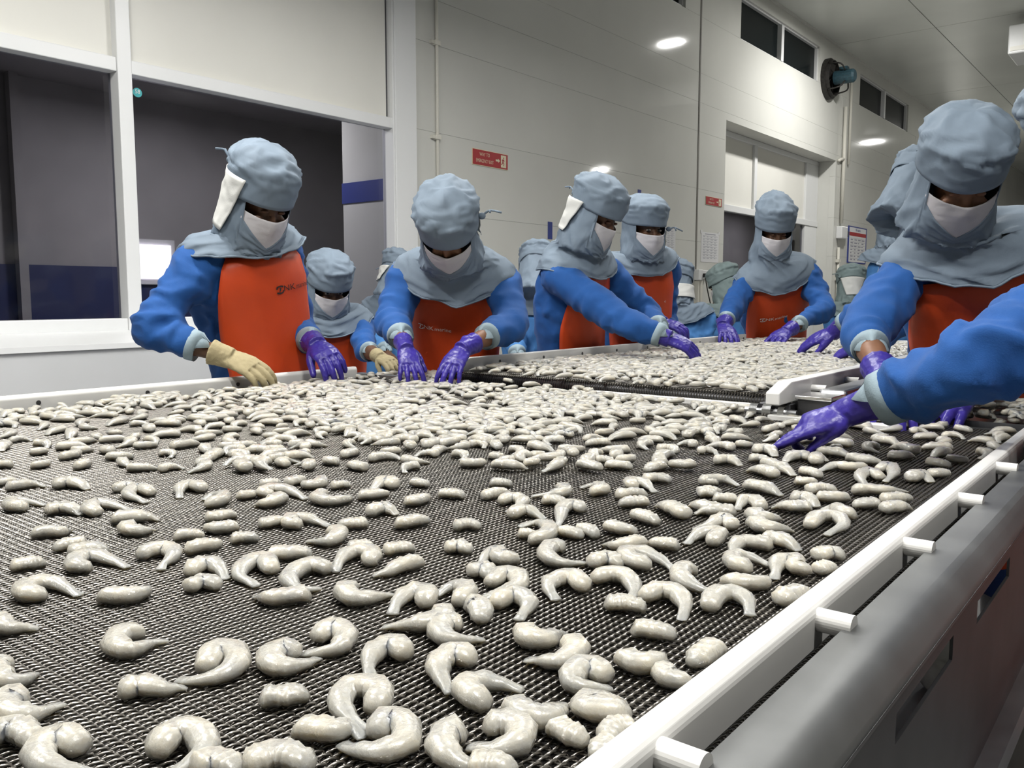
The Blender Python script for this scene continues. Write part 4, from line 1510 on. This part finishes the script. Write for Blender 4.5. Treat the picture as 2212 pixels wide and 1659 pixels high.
def person(label, N, H, psi, head, hyaw, hpitch, arms=(), k=1.0, sweat='sweat', hood='hood', has_apron=True, mask_m='mask', skin='skin',
           seed=1, hroll=0.0, logo=None, tie=None, detail=1.0, hump=0.03, cape=.75, bib=0.90, eyes='down', peak=0.0, band=True, apron_h=0.45, shw=.17, girth=1.0,
           hoodwide=1.0, apron_w=1.0, cone=.25):
    N, H = at_d(*N), at_d(*H)
    HC = at_d(*head)
    base = Vector((H.x, H.y, 0))
    T = empty('person', base, label, 'person', 'workers in hoods and aprons' if has_apron else 'workers in pale blue coats')
    spine_u = (N - H).normalized()
    tf = Frame(N, facing(psi), spine_u)
    fh = facing(hyaw, hpitch)
    hu = (UP * math.cos(math.radians(hpitch)) + facing(hyaw, 0) * math.sin(math.radians(hpitch)))
    if hroll:
        rr0 = fh.cross(hu)
        hu = hu * math.cos(math.radians(hroll)) + rr0 * math.sin(math.radians(hroll))
    hf = Frame(HC, fh, hu)
    L = (N - H).length

    # spine with a bent back
    def spine(v):
        c = H.lerp(N, v)
        return c - tf.f * (hump * math.sin(math.pi * max(0, min(1, v))))
    VS = [0, .2, .45, .7, .86, .95, 1.02]
    RA = [.172, .165, .175, .190, .180, .135, .072]
    RB = [.130, .130, .135, .138, .118, .095, .070]

    def ring(v):
        return interp(v, VS, RA) * k * girth, interp(v, VS, RB) * k * girth

    def surf(phi, v, off):
        if v < 0:
            c = spine(0) + UP * (v * L)
        else:
            c = spine(v)
        a_, b_ = ring(max(0, v))
        s_, c_ = math.sin(phi), math.cos(phi)
        e = (abs(s_) ** 2.6 + abs(c_) ** 2.6) ** (-1 / 2.6)
        return c + tf.r * ((a_ + off) * s_ * e) + tf.f * ((b_ + off) * c_ * e)
    sh = {}
    for sgn in (1, -1):
        sh[sgn] = N - tf.u * (.075 * k) + tf.r * (sgn * shw * k)
    # ---- garment
    mb_ = MB()
    vv = [-.28, -.12, 0, .2, .35, .5, .65, .78, .88, .95, 1.0]
    n = 20
    vs_ = []
    for v in vv:
        for i in range(n):
            vs_.append(surf(2 * math.pi * i / n, v, 0))
    fs_ = [(j * n + i, (j + 1) * n + i, (j + 1) * n + (i + 1) % n, j * n + (i + 1) % n) for j in range(len(vv) - 1) for i in range(n)]
    fs_ += [tuple(range(n)), tuple(range(len(vs_) - 1, len(vs_) - n - 1, -1))]
    mb_.add(vs_, fs_)
    bones = [(H - UP * .1, N, .55, 9.0)]
    body = MB()
    # torso and neck of the body itself
    body.tube([spine(0) - UP * .05, spine(.3), spine(.6), N - tf.u * .08, N + tf.u * .02], [.085 * k, .085 * k, .085 * k, .07 * k, .05 * k], 14)
    body.tube([N - tf.u * .04, N.lerp(HC, .5), HC - hf.u * .05], [.055 * k, .052 * k, .055 * k], 12)
    # head
    hk = k
    body.ball(hf.pt(0, -.012 * hk, .035 * hk), (.073 * hk, .092 * hk, .085 * hk), (hf.r, hf.f, hf.u), 18, 12)
    body.ball(hf.pt(0, .018 * hk, -.05 * hk), (.058 * hk, .066 * hk, .068 * hk), (hf.r, hf.f, hf.u), 16, 10)
    body.ball(hf.pt(0, .052 * hk, .012 * hk), (.052 * hk, .030 * hk, .026 * hk), (hf.r, hf.f, hf.u), 12, 8)
    body.tube([hf.pt(0, .080 * hk, .005 * hk), hf.pt(0, .086 * hk, -.022 * hk), hf.pt(0, .088 * hk, -.036 * hk)], [.009 * hk, .011 * hk, .010 * hk], 8)
    for s_ in (-1, 1):
        body.ball(hf.pt(s_ * .038 * hk, .066 * hk, -.026 * hk), (.020 * hk, .016 * hk, .016 * hk), (hf.r, hf.f, hf.u), 10, 6)
    gl = []
    for A in arms:
        sgn = A['s']
        S = sh[sgn]
        E = at_d(*A['e'])
        Wr = at_d(*A['w'])
        d1 = (E - S).length
        d2 = (Wr - E).length
        print('   arm %+d upper %.2f fore %.2f hand %.2f' % (sgn, d1, d2, (at_d(*A['t']) - Wr).length if 't' in A else 0))
        cl = A.get('cl', .72)                 # how far down the forearm the sleeve reaches
        C = E.lerp(Wr, cl)
        ar = A.get('r', 1.0)
        S0 = S - tf.r * (sgn * .05 * k) - tf.u * .02
        pts = [S0, S, S.lerp(E, .5) + (S.lerp(E, .5) - (S + Wr) / 2) * .05, E, E.lerp(C, .5), C]
        sm = catmull(pts, 22)
        mb_.tube(sm, [interp(j / 21, [0, .16, .4, .62, .8, .93, 1], [.088, .084, .070, .066, .060, .052, .045]) * k * ar for j in range(22)], 16)
        bones += [(S, E, .9, 12.0), (E, C, 1.0, 16.0)]
        fd = (Wr - E).normalized()
        cu = MB()
        cr = .0455 * k * ar
        cu.tube([C - fd * .020, C - fd * .016, C + fd * .012, C + fd * .014, C + fd * .012, C - fd * .020], [cr * .93, cr * 1.05, cr * 1.0, cr * .95, cr * .88, cr * .88], 24, cap=False)
        cuo = cu.build('cuff', 'cuff', T, smooth=True)
        # arm under it
        body.tube(catmull([S0, S, S.lerp(E, .55), E, E.lerp(Wr, .35), Wr, Wr + ((at_d(*A['t']) - Wr).normalized() if 't' in A else fd) * .05], 18),
                  [interp(j / 17, [0, .4, .62, .8, 1], [.05, .045, .043, .030, .010]) * k for j in range(18)], 12)
        if 't' in A:
            tip = at_d(*A['t'])
            bk_ = A.get('back')
            bk_ = facing(*bk_) if bk_ is not None else (UP * .9 - CFH * .45)
            kw = {q: A[q] for q in ('curl', 'spread', 'thumb', 'poses', 'cuff_len') if q in A}
            if A.get('bare'):
                hb = hand_mb(Wr, tip, bk_, sgn, max(.9, min(1.1, (tip - Wr).length / .18)))
                body.add(hb.v, hb.f)
            else:
                glove('glove', T, Wr, tip, E, bk_, sgn, A.get('m', 'glove'), **kw)
    gm = remesh(mb_, .0115 / detail, 3)
    cloth_folds(gm, bones, .030 * k, seed)
    obj('coat' if sweat == 'coat_light' else 'sweatshirt', gm, sweat, T, smooth=True)
    bo = obj('body', remesh(body, .009 / detail, 2), skin, T, smooth=True)
    # eyes
    for s_ in (-1, 1):
        c = hf.pt(s_ * .031 * hk, .0755 * hk, .001 * hk)
        MB().ball(c, (.0125 * hk, .0125 * hk, .0062 * hk), nu=12, nv=8).build('eye', 'eye_white' if eyes == 'open' else skin, bo, smooth=True)
        if eyes == 'open':
            gz = (Vector((0, 0, CAM_H)) - c).normalized()
            MB().ball(c + gz * .0056 * hk, .0076 * hk, nu=10, nv=6).build('iris', 'black', bo, smooth=True)
        br = MB().tube(catmull([hf.pt(s_ * .014 * hk, .087 * hk, .018 * hk), hf.pt(s_ * .032 * hk, .083 * hk, .024 * hk), hf.pt(s_ * .050 * hk, .070 * hk, .018 * hk)], 8), .0032 * hk, 6)
        br.build('eyebrow', 'hair', bo, smooth=True)

    # ---- legs
    lg = MB()
    hz = H - UP * .12
    for s_ in (-1, 1):
        ft = Vector((H.x, H.y, 0)) + tf.r * (s_ * .11)
        a0 = hz + tf.r * (s_ * .085 * k)
        ftop = Vector((ft.x, ft.y, .22))
        lg.tube([a0 + UP * .05, a0 - UP * .08, a0.lerp(ftop, .5), ftop], [.085 * k, .095 * k, .078 * k, .068 * k], 12)
    lg.build('trousers', 'trousers', T, smooth=True)
    fhz = Vector((tf.f.x, tf.f.y, 0)).normalized()
    for s_ in (-1, 1):
        ft = Vector((H.x, H.y, 0)) + tf.r * (s_ * .11)
        ft = Vector((ft.x, ft.y, 0))
        b_ = MB()
        b_.tube([ft + UP * .30, ft + UP * .10, ft + UP * .05 + fhz * .02, ft + UP * .045 + fhz * .16, ft + UP * .04 + fhz * .19], [.075, .062, .050, .045, .030], 12)
        b_.build('boot', 'boot', T, smooth=True)

    # ---- apron
    if has_apron:
        vs_, fs_ = [], []
        nv, nph = 26, 22
        vts = [lerp(-apron_h / L, bib, j / (nv - 1)) for j in range(nv)]
        hw = [math.radians(apron_w * interp(v, [-1, .1, .45, .7, bib], [80, 78, 74, 62, 52])) for v in vts]
        for v, w_ in zip(vts, hw):
            for i in range(nph + 1):
                ph = lerp(-w_, w_, i / nph)
                fo = .004 * rig(noise.noise(Vector((ph * 3.5, v * 2.0, seed * 4.4)))) + .006 * noise.noise(Vector((ph * 1.4, v * 3, seed * 2.2)))
                vs_.append(surf(ph, v, .016 * k + fo))
        for j in range(nv - 1):
            for i in range(nph):
                a_ = j * (nph + 1) + i
                fs_.append((a_, a_ + 1, a_ + nph + 2, a_ + nph + 1))
        ao = MB().add(vs_, fs_).build('apron', 'apron', T, smooth=True)
        so_ = ao.modifiers.new('t', 'SOLIDIFY')
        so_.thickness = .003
        so_.offset = 1
        # hem tape and neck strap
        for s_ in (-1, 1):
            st_pts = [surf(s_ * hw[-1], bib, .018 * k), surf(s_ * math.radians(50), .97, .02 * k), N + tf.r * (s_ * .075 * k) - tf.u * .02, N + tf.r * (s_ * .05 * k) - tf.f * .05 - tf.u * .03]
            MB().tube(catmull(st_pts, 10), .006, 6).build('neck_strap', 'apron', ao, smooth=True)
            wp = [surf(s_ * hw[6], vts[6], .018 * k), surf(s_ * math.radians(120), vts[7], .022 * k), surf(s_ * math.radians(178), vts[7], .022 * k)]
            MB().tube(catmull(wp, 8), .005, 6).build('waist_tie', 'apron', ao, smooth=True)
        if logo:
            lx, lv, sz, lm, mode = logo

            def put(u_, w_):
                v = lv + w_ / L
                a_, b_ = ring(max(0, v))
                fo_phi = lx + u_ / (b_ * 1.25)
                ph = fo_phi
                fo = .004 * rig(noise.noise(Vector((ph * 3.5, v * 2.0, seed * 4.4)))) + .006 * noise.noise(Vector((ph * 1.4, v * 3, seed * 2.2)))
                return surf(-ph, v, .016 * k + fo + .0045)
            lgx = empty('logo_print', (0, 0, 0))
            lgx.parent = ao
            lgx.location = -base - Vector(ao.location)
            bpy.data.objects.remove(lgx)
            em = emblem_pts(0, 0, sz * .55, put)
            tm = text_mesh('NK', sz * 1.15)
            tm2 = text_mesh('marine', sz * 1.05)
            bmx = MB()
            bmx.add(em.v, em.f)
            bmx.add([put(v.co.x + sz * 1.35, v.co.y) for v in tm.vertices], [tuple(p.vertices) for p in tm.polygons])
            bmx.add([put(v.co.x * .9 + sz * 3.6, v.co.y - sz * .03) for v in tm2.vertices], [tuple(p.vertices) for p in tm2.polygons])
            bmx.build('logo_print', lm, ao)

    # ---- hood
    hood_build(T, hf, tf, N, k, hood, seed, tie, cape, peak, mask_m, shw, detail, hoodwide, cone)
    return T


def hood_build(T, hf, tf, N, k, hm, seed, tie, cape, peak, mask_m, shw, detail, wide=1.0, cone=.25):
    ofs = Vector((seed * 2.3, seed * 4.1, seed * 0.7))
    # profile of the cloth in the head's own frame: height, half width, front, back
    PZ = [-.150, -.115, -.080, -.045, 0.0, .045, .085, .125, .155]
    PA = [.112, .110, .106, .102, .100, .102, .100, .086, .050]
    PF = [.090, .098, .104, .107, .107, .106, .102, .088, .050]
    PB = [.125, .122, .120, .120, .120, .122, .118, .098, .055]

    def head_pt(phi, z, off=0.0):
        a_ = interp(z, PZ, PA) * wide + off
        f_ = interp(z, PZ, PF) + off
        b_ = interp(z, PZ, PB) + off
        c_, s_ = math.cos(phi), math.sin(phi)
        ff = f_ if c_ > 0 else b_
        return hf.pt(a_ * s_ * k, (ff * c_ - .008) * k, z * k)

    def cape_pt(phi, w):
        """w 0..1 from the neck base to the hem, following the torso"""
        c_, s_ = math.cos(phi), math.sin(phi)
        a_ = interp(w, [0, .35, .7, 1], [.124, .174, .213, .238]) * (shw / .17)
        f_ = interp(w, [0, .35, .7, 1], [.112, .142, .156, .164])
        b_ = interp(w, [0, .35, .7, 1], [.118, .140, .152, .158])
        drop_side = interp(w, [0, .35, .7, 1], [.055, .030, .006, -.030])
        drop_f = interp(w, [0, .35, .7, 1], [.030, -.020, -.070, -.125 * cape])
        drop_b = interp(w, [0, .35, .7, 1], [.055, .0, -.055, -.12 * cape])
        ff, dd = (f_, drop_f) if c_ > 0 else (b_, drop_b)
        wgt = abs(s_) ** 1.6
        dz = dd * (1 - wgt) + drop_side * wgt
        return N + tf.r * (a_ * s_ * k) + tf.f * ((ff * c_) * k) + tf.u * (dz * k)
    nph = int(84 * detail)
    PHO = math.radians(56)                      # half width of the face opening
    rows = int(34 * detail)
    vs_, fs_ = [], []

    def top_z(phi):
        a_ = abs(phi)
        if a_ >= PHO:
            return .075
        return lerp(-.120, -.038, (a_ / PHO) ** 1.1)
    cols = []
    for i in range(nph):
        phi = -math.pi + 2 * math.pi * i / nph
        zt = top_z(phi)
        col = []
        for j in range(rows + 1):
            t = j / rows
            # first part on the head, then blending to the cape
            zbot = -.150
            if t < .5:
                tt = t / .5
                p = head_pt(phi, lerp(zt, zbot, tt))
            else:
                w = (t - .5) / .5
                p = head_pt(phi, zbot).lerp(cape_pt(phi, w), min(1.0, w * 3.2) ** .7)
            # folds
            cen = N.lerp(hf.o, 1 - t)
            nrm = (p - cen).normalized()
            pinch = math.exp(-((t - .5) / .13) ** 2)
            am = (.006 + .015 * pinch + .016 * max(0, t - .55)) * k
            q = Vector((phi * 1.7, t * 6.5 + 1.1 * math.sin(phi * 1.3 + seed), seed * .37))
            dsp = am * (rig(noise.noise(q * 1.0 + ofs)) ** 2 - .35 + .3 * (rig(noise.noise(q * 2.2 + ofs)) ** 2 - .35))
            dsp += .006 * k * max(0, t - .6) * math.sin(phi * 7 + seed) * 1.6
            if t < .08 and abs(phi) < PHO + .1:
                dsp *= .3
            col.append(p + nrm * dsp)
        cols.append(col)
    for i in range(nph):
        vs_ += cols[i]
    R_ = rows + 1
    for i in range(nph):
        i2 = (i + 1) % nph
        for j in range(rows):
            fs_.append((i * R_ + j, i2 * R_ + j, i2 * R_ + j + 1, i * R_ + j + 1))
    ho = MB().add(vs_, fs_).build('hood', hm, T, smooth=True)
    sd_ = ho.modifiers.new('t', 'SOLIDIFY')
    sd_.thickness = .003
    sd_.offset = -1
    # hem seam
    hemv = [cols[i][-1] for i in range(nph)] + [cols[0][-1]]
    MB().tube(hemv, .0035 * k, 6, cap=False).build('hem', hm, ho, smooth=True)

    # crown: puffed cap gathered into a band over the brow
    nr, nc = int(26 * detail), int(72 * detail)
    vs_, fs_ = [], []
    for j in range(nr + 1):
        t = j / nr                 # 0 brow edge .. 1 top
        for i in range(nc):
            phi = -math.pi + 2 * math.pi * i / nc
            fr = max(0.0, math.cos(phi))
            edge = .026 - .008 * fr + .03 * max(0, -math.cos(phi))
            z = lerp(edge, .176 + peak, t ** .82)
            sc_ = interp(t, [0, .2, .36, .40, .50, .62, .74, .84, .92, .97, 1.0], [1.0, 1.035, 1.04, 1.02, 1.065, 1.03, .93, .77, .56, .34, .04])
            sc_ *= 1 - cone * max(0, t - .45) * .75
            a_, f_, b_ = .1035 * wide * sc_, .111 * sc_, .124 * sc_
            c_, s_ = math.cos(phi), math.sin(phi)
            ff = f_ if c_ > 0 else b_
            p = hf.pt(a_ * s_ * k, (ff * c_ - .008 - (.03 + peak * .6) * max(0, t - .4)) * k, z * k)
            # gathers above the band, soft puffs higher
            g = math.exp(-((t - .47) / .09) ** 2)
            q = Vector((phi * 7.0, t * 2.4, 0))
            wx = Vector((p.x, p.y, p.z)) - hf.o
            dsp = .010 * g * (rig(noise.noise(q + ofs)) - .3) + .007 * noise.noise(wx * 11 + ofs) + .010 * (rig(noise.noise(Vector((wx.x * 16, wx.y * 16, wx.z * 26)) + ofs * 2)) ** 2 - .4) * min(1, t * 2.5)
            cen = hf.pt(0, -.01, .06)
            vs_.append(p + (p - cen).normalized() * dsp * k)
    for j in range(nr):
        for i in range(nc):
            i2 = (i + 1) % nc
            fs_.append((j * nc + i, j * nc + i2, (j + 1) * nc + i2, (j + 1) * nc + i))
    fs_.append(tuple(range(nr * nc, (nr + 1) * nc)))
    cap = MB().add(vs_, fs_).build('crown', hm, ho, smooth=True)
    sd_ = cap.modifiers.new('t', 'SOLIDIFY')
    sd_.thickness = .003
    sd_.offset = -1
    bs = [vs_[int(round(nr * .37)) * nc + i] for i in range(nc)]
    MB().tube(bs + [bs[0]], .0028 * k, 6, cap=False).build('band_seam', hm, cap, smooth=True)

    # cloth mask under the eyes
    mv, mf = [], []
    nm, rm = 30, 16
    for i in range(nm + 1):
        phi = lerp(-PHO - .10, PHO + .10, i / nm)
        ztop = -.022 + .012 * (abs(phi) / PHO) ** 2 - .006 * math.exp(-(phi / .25) ** 2) * 0
        zb = top_z(phi if abs(phi) < PHO else PHO * .999) - .02
        for j in range(rm + 1):
            z = lerp(ztop, zb, j / rm)
            nose_ = .009 * math.exp(-(phi / .22) ** 2) * math.exp(-((z + .04) / .035) ** 2)
            p = head_pt(phi, z, -.006 + nose_)
            p += (p - hf.o).normalized() * (.0022 * rig(noise.noise(Vector((phi * 2.2, z * 60, seed)))) * k)
            mv.append(p)
    for i in range(nm):
        for j in range(rm):
            a_ = i * (rm + 1) + j
            mf.append((a_, a_ + 1, a_ + rm + 2, a_ + rm + 1))
    mo = MB().add(mv, mf).build('face_mask', mask_m, T, smooth=True)
    sm_ = mo.modifiers.new('t', 'SOLIDIFY')
    sm_.thickness = .002

    # white panel or knotted band at the back of the head
    if tie:
        a0, a1, z0, z1 = [math.radians(tie[0]), math.radians(tie[1]), tie[2], tie[3]]
        tv, tfc = [], []
        nn, mm = 18, 14
        for i in range(nn + 1):
            for j in range(mm + 1):
                wj = 1 - (.55 * j / mm if tie[1] - tie[0] < 120 else 0)
                phi = (a0 + a1) / 2 + (a1 - a0) * (i / nn - .5) * wj
                z = lerp(z0, z1, j / mm)
                o_ = .010 + .004 * rig(noise.noise(Vector((phi * 2.4, z * 28, seed * 1.9))))
                tv.append(head_pt(phi, max(-.15, z), o_) + (hf.u * ((z + .15) * k) if z < -.15 else Vector()))
        for i in range(nn):
            for j in range(mm):
                a_ = i * (mm + 1) + j
                tfc.append((a_, a_ + 1, a_ + mm + 2, a_ + mm + 1))
        to = MB().add(tv, tfc).build('white_panel', 'hood_white', ho, smooth=True)
        s3 = to.modifiers.new('t', 'SOLIDIFY')
        s3.thickness = .002
        knot = head_pt((a0 + a1) / 2 if abs(a1 - a0) > 4 else a1, z0 + .01, .022)
        MB().ball(knot, (.014, .012, .012)).build('knot', hm, ho, smooth=True)
        for s_ in (-1, 1):
            kd = (knot - hf.o).normalized()
            MB().tube(catmull([knot, knot + kd * .03 + UP * .006, knot + kd * .055 + hf.r * (.02 * s_) - UP * .012], 7), .0035, 6).build('tie_string', hm, ho, smooth=True)
    return ho

# thumb angle and curls used below
FLAT = (14, 18, 14)
GRIP = (38, 42, 30)

person('tall worker at the left with one cream cotton glove and one violet glove', (518, 510, 2.98), (585, 850, 3.12), 55, (562, 440, 2.86), 50, 26, arms=[
    dict(s=1, e=(330, 715, 2.72), w=(487, 770, 2.74), t=(603, 822, 2.72), m='glove_cotton', cl=.58, cuff_len=.035, curl=(20, 26, 18), spread=.4, thumb=(25, .6), r=1.05),
    dict(s=-1, e=(640, 715, 3.22), w=(684, 745, 2.96), t=(745, 808, 2.82), curl=(30, 30, 20)),
], seed=1, logo=(.05, .66, .026, 'black_print', 0), tie=(62, 150, .085, -.10), k=1.03, peak=.015, girth=1.05, cape=.6, cone=.4, apron_w=.86)

person('short worker with drooping hood between the tall left worker and the window', (703, 675, 4.15), (715, 900, 4.3), 25, (712, 622, 4.05), 28, 22, arms=[
    dict(s=-1, e=(790, 755, 4.0), w=(822, 772, 3.8), t=(848, 786, 3.72), m='glove_cotton', cl=.3),
], seed=2, skin='skin', k=.97, eyes='open', tie=(100, 200, .03, -.06))

person('bent worker facing the camera with both violet gloves flat on the belt', (985, 568, 3.24), (978, 800, 3.5), 0, (968, 503, 3.0), -4, 49, arms=[
    dict(s=1, e=(850, 690, 3.16), w=(876, 752, 2.92), t=(892, 822, 2.82), curl=FLAT, spread=1.6, cl=.62),
    dict(s=-1, e=(1105, 700, 3.12), w=(1003, 752, 2.9), t=(955, 826, 2.8), curl=FLAT, spread=1.3, cl=.55),
], seed=3, logo=(-.62, .50, .021, 'white_print', 1), tie=(-175, -95, .05, -.08), skin='skin_light', hump=.06, bib=.8)

person('slim worker in profile reaching a violet glove across the far belt', (1248, 545, 3.75), (1235, 800, 3.95), 62, (1288, 470, 3.6), 58, 22, arms=[
    dict(s=1, e=(1335, 690, 3.42), w=(1437, 728, 3.36), t=(1538, 772, 3.36), cl=.88, spread=.4, curl=(24, 26, 20)),
    dict(s=-1, e=(1400, 680, 3.9), w=(1430, 715, 3.75)),
], seed=4, tie=(95, 190, .05, -.09), k=1.0)

person('worker glancing sideways at the camera behind the reaching worker', (1374, 550, 4.3), (1378, 790, 4.45), 28, (1393, 497, 4.2), 26, 6, arms=[
    dict(s=1, e=(1330, 690, 4.2), w=(1430, 696, 4.0), t=(1492, 716, 3.95), cl=.7, spread=.4),
    dict(s=-1, e=(1440, 690, 4.5), w=(1450, 730, 4.3)),
], seed=5, logo=(-.25, .60, .024, 'white_print', 1), eyes='open', tie=(-190, -70, .0, -.07), hoodwide=1.0)

person('worker facing the camera at the far end of the narrow belt', (1674, 575, 4.95), (1675, 790, 5.35), 4, (1672, 502, 4.85), 2, 16, arms=[
    dict(s=1, e=(1585, 662, 4.85), w=(1563, 702, 4.62), t=(1578, 742, 4.45), curl=FLAT, spread=1.4, cl=.75),
    dict(s=-1, e=(1778, 668, 4.85), w=(1700, 716, 4.62), t=(1662, 748, 4.48), curl=FLAT, spread=1.3, cl=.68),
], seed=6, logo=(-.6, .62, .024, 'white_print', 1), peak=.05, cone=.75)

person('large worker at the right bending over the belt with eyes hidden by the hood brim', (2095, 505, 2.36), (2120, 850, 2.55), -8, (2072, 388, 2.2), -8, 36, arms=[
    dict(s=1, e=(1868, 722, 2.28), w=(1905, 815, 2.06), t=(1948, 928, 1.88), cl=.35, curl=FLAT),
    dict(s=-1, e=(2215, 760, 2.3), w=(2080, 850, 2.08), t=(2000, 928, 1.93), cl=.8, curl=FLAT),
], seed=7, skin='skin_light', logo=(.05, .12, .034, 'black_print', 0), bib=.84)

person('worker half hidden behind the large right worker pointing a violet glove at the far belt', (1995, 520, 3.5), (2230, 800, 3.4), -25, (1975, 425, 3.42), 120, 35, arms=[
    dict(s=1, e=(1850, 680, 3.55), w=(1803, 716, 3.66), t=(1702, 757, 3.78), cl=.5, spread=.5, curl=(12, 16, 12)),
    dict(s=-1, e=(1900, 735, 3.3), w=(1842, 752, 3.36), t=(1803, 774, 3.42), curl=GRIP, cl=.8),
], seed=8, tie=(60, 150, .06, -.08), skin='skin_light')

person('worker at the right edge stretching one arm low across the wide belt', (2430, 500, 1.46), (2800, 1000, 1.38), -105, (2385, 300, 1.55), -100, 25, arms=[
    dict(s=1, e=(2130, 775, 1.44), w=(1832, 890, 1.62), t=(1672, 944, 1.66), cl=.70, spread=.2, thumb=(10, .5), back=(-60, -55),
         poses=[(2, 4, 4), (10, 14, 10), (35, 45, 30), (45, 50, 35)], r=1.12),
    dict(s=-1, e=(2600, 800, 1.2), w=(2560, 900, 1.0)),
], seed=9, skin='skin_light', detail=1.2)

# pale blue coats with their backs to the belt
person('pale blue worker seen from behind beside the window pillar', (848, 655, 5.5), (835, 860, 5.6), 150, (862, 600, 5.45), 140, 20, arms=[
    dict(s=-1, e=(805, 715, 5.4), w=(838, 765, 5.15), t=(852, 785, 5.05), bare=True, cl=.8),
], sweat='coat_light', has_apron=False, seed=11, tie=(-200, -100, .03, -.06))
person('pale blue worker bending away behind the reaching worker', (1158, 640, 5.0), (1148, 850, 5.1), 170, (1162, 595, 4.9), 165, 30, arms=[
    dict(s=1, e=(1215, 720, 4.9), w=(1205, 780, 4.7)), dict(s=-1, e=(1110, 720, 4.9), w=(1120, 780, 4.7))], sweat='coat_light', has_apron=False, seed=12, k=1.05)
person('pale blue worker with white band round the neck before the socket', (1465, 665, 5.9), (1470, 830, 6.0), 175, (1462, 618, 5.9), 175, 12, arms=[
    dict(s=1, e=(1522, 735, 5.9), w=(1500, 780, 5.8)), dict(s=-1, e=(1420, 735, 5.9), w=(1430, 780, 5.8))], sweat='coat_light', has_apron=False, seed=13, tie=(-265, -95, -.01, -.10))
person('pale blue worker in a greenish hood beside the recessed window', (1553, 662, 6.5), (1548, 820, 6.6), -140, (1562, 620, 6.5), -130, 15, arms=[
    dict(s=1, e=(1590, 730, 6.5), w=(1580, 770, 6.4)), dict(s=-1, e=(1515, 730, 6.5), w=(1522, 770, 6.4))], sweat='coat_light', hood='hood_green', has_apron=False, seed=14)
person('distant worker in a pale hood below the framed poster', (1832, 655, 6.6), (1832, 830, 6.7), 165, (1838, 622, 6.6), 165, 15, arms=(), sweat='coat_light', hood='hood_green', has_apron=False, seed=15, tie=(-230, -130, .05, -.09))
person('distant hooded worker glimpsed under the drooping hood at the right', (1932, 545, 6.0), (1932, 760, 6.1), 160, (1930, 495, 6.0), 150, 10, arms=(), sweat='coat_light', has_apron=False, seed=16)
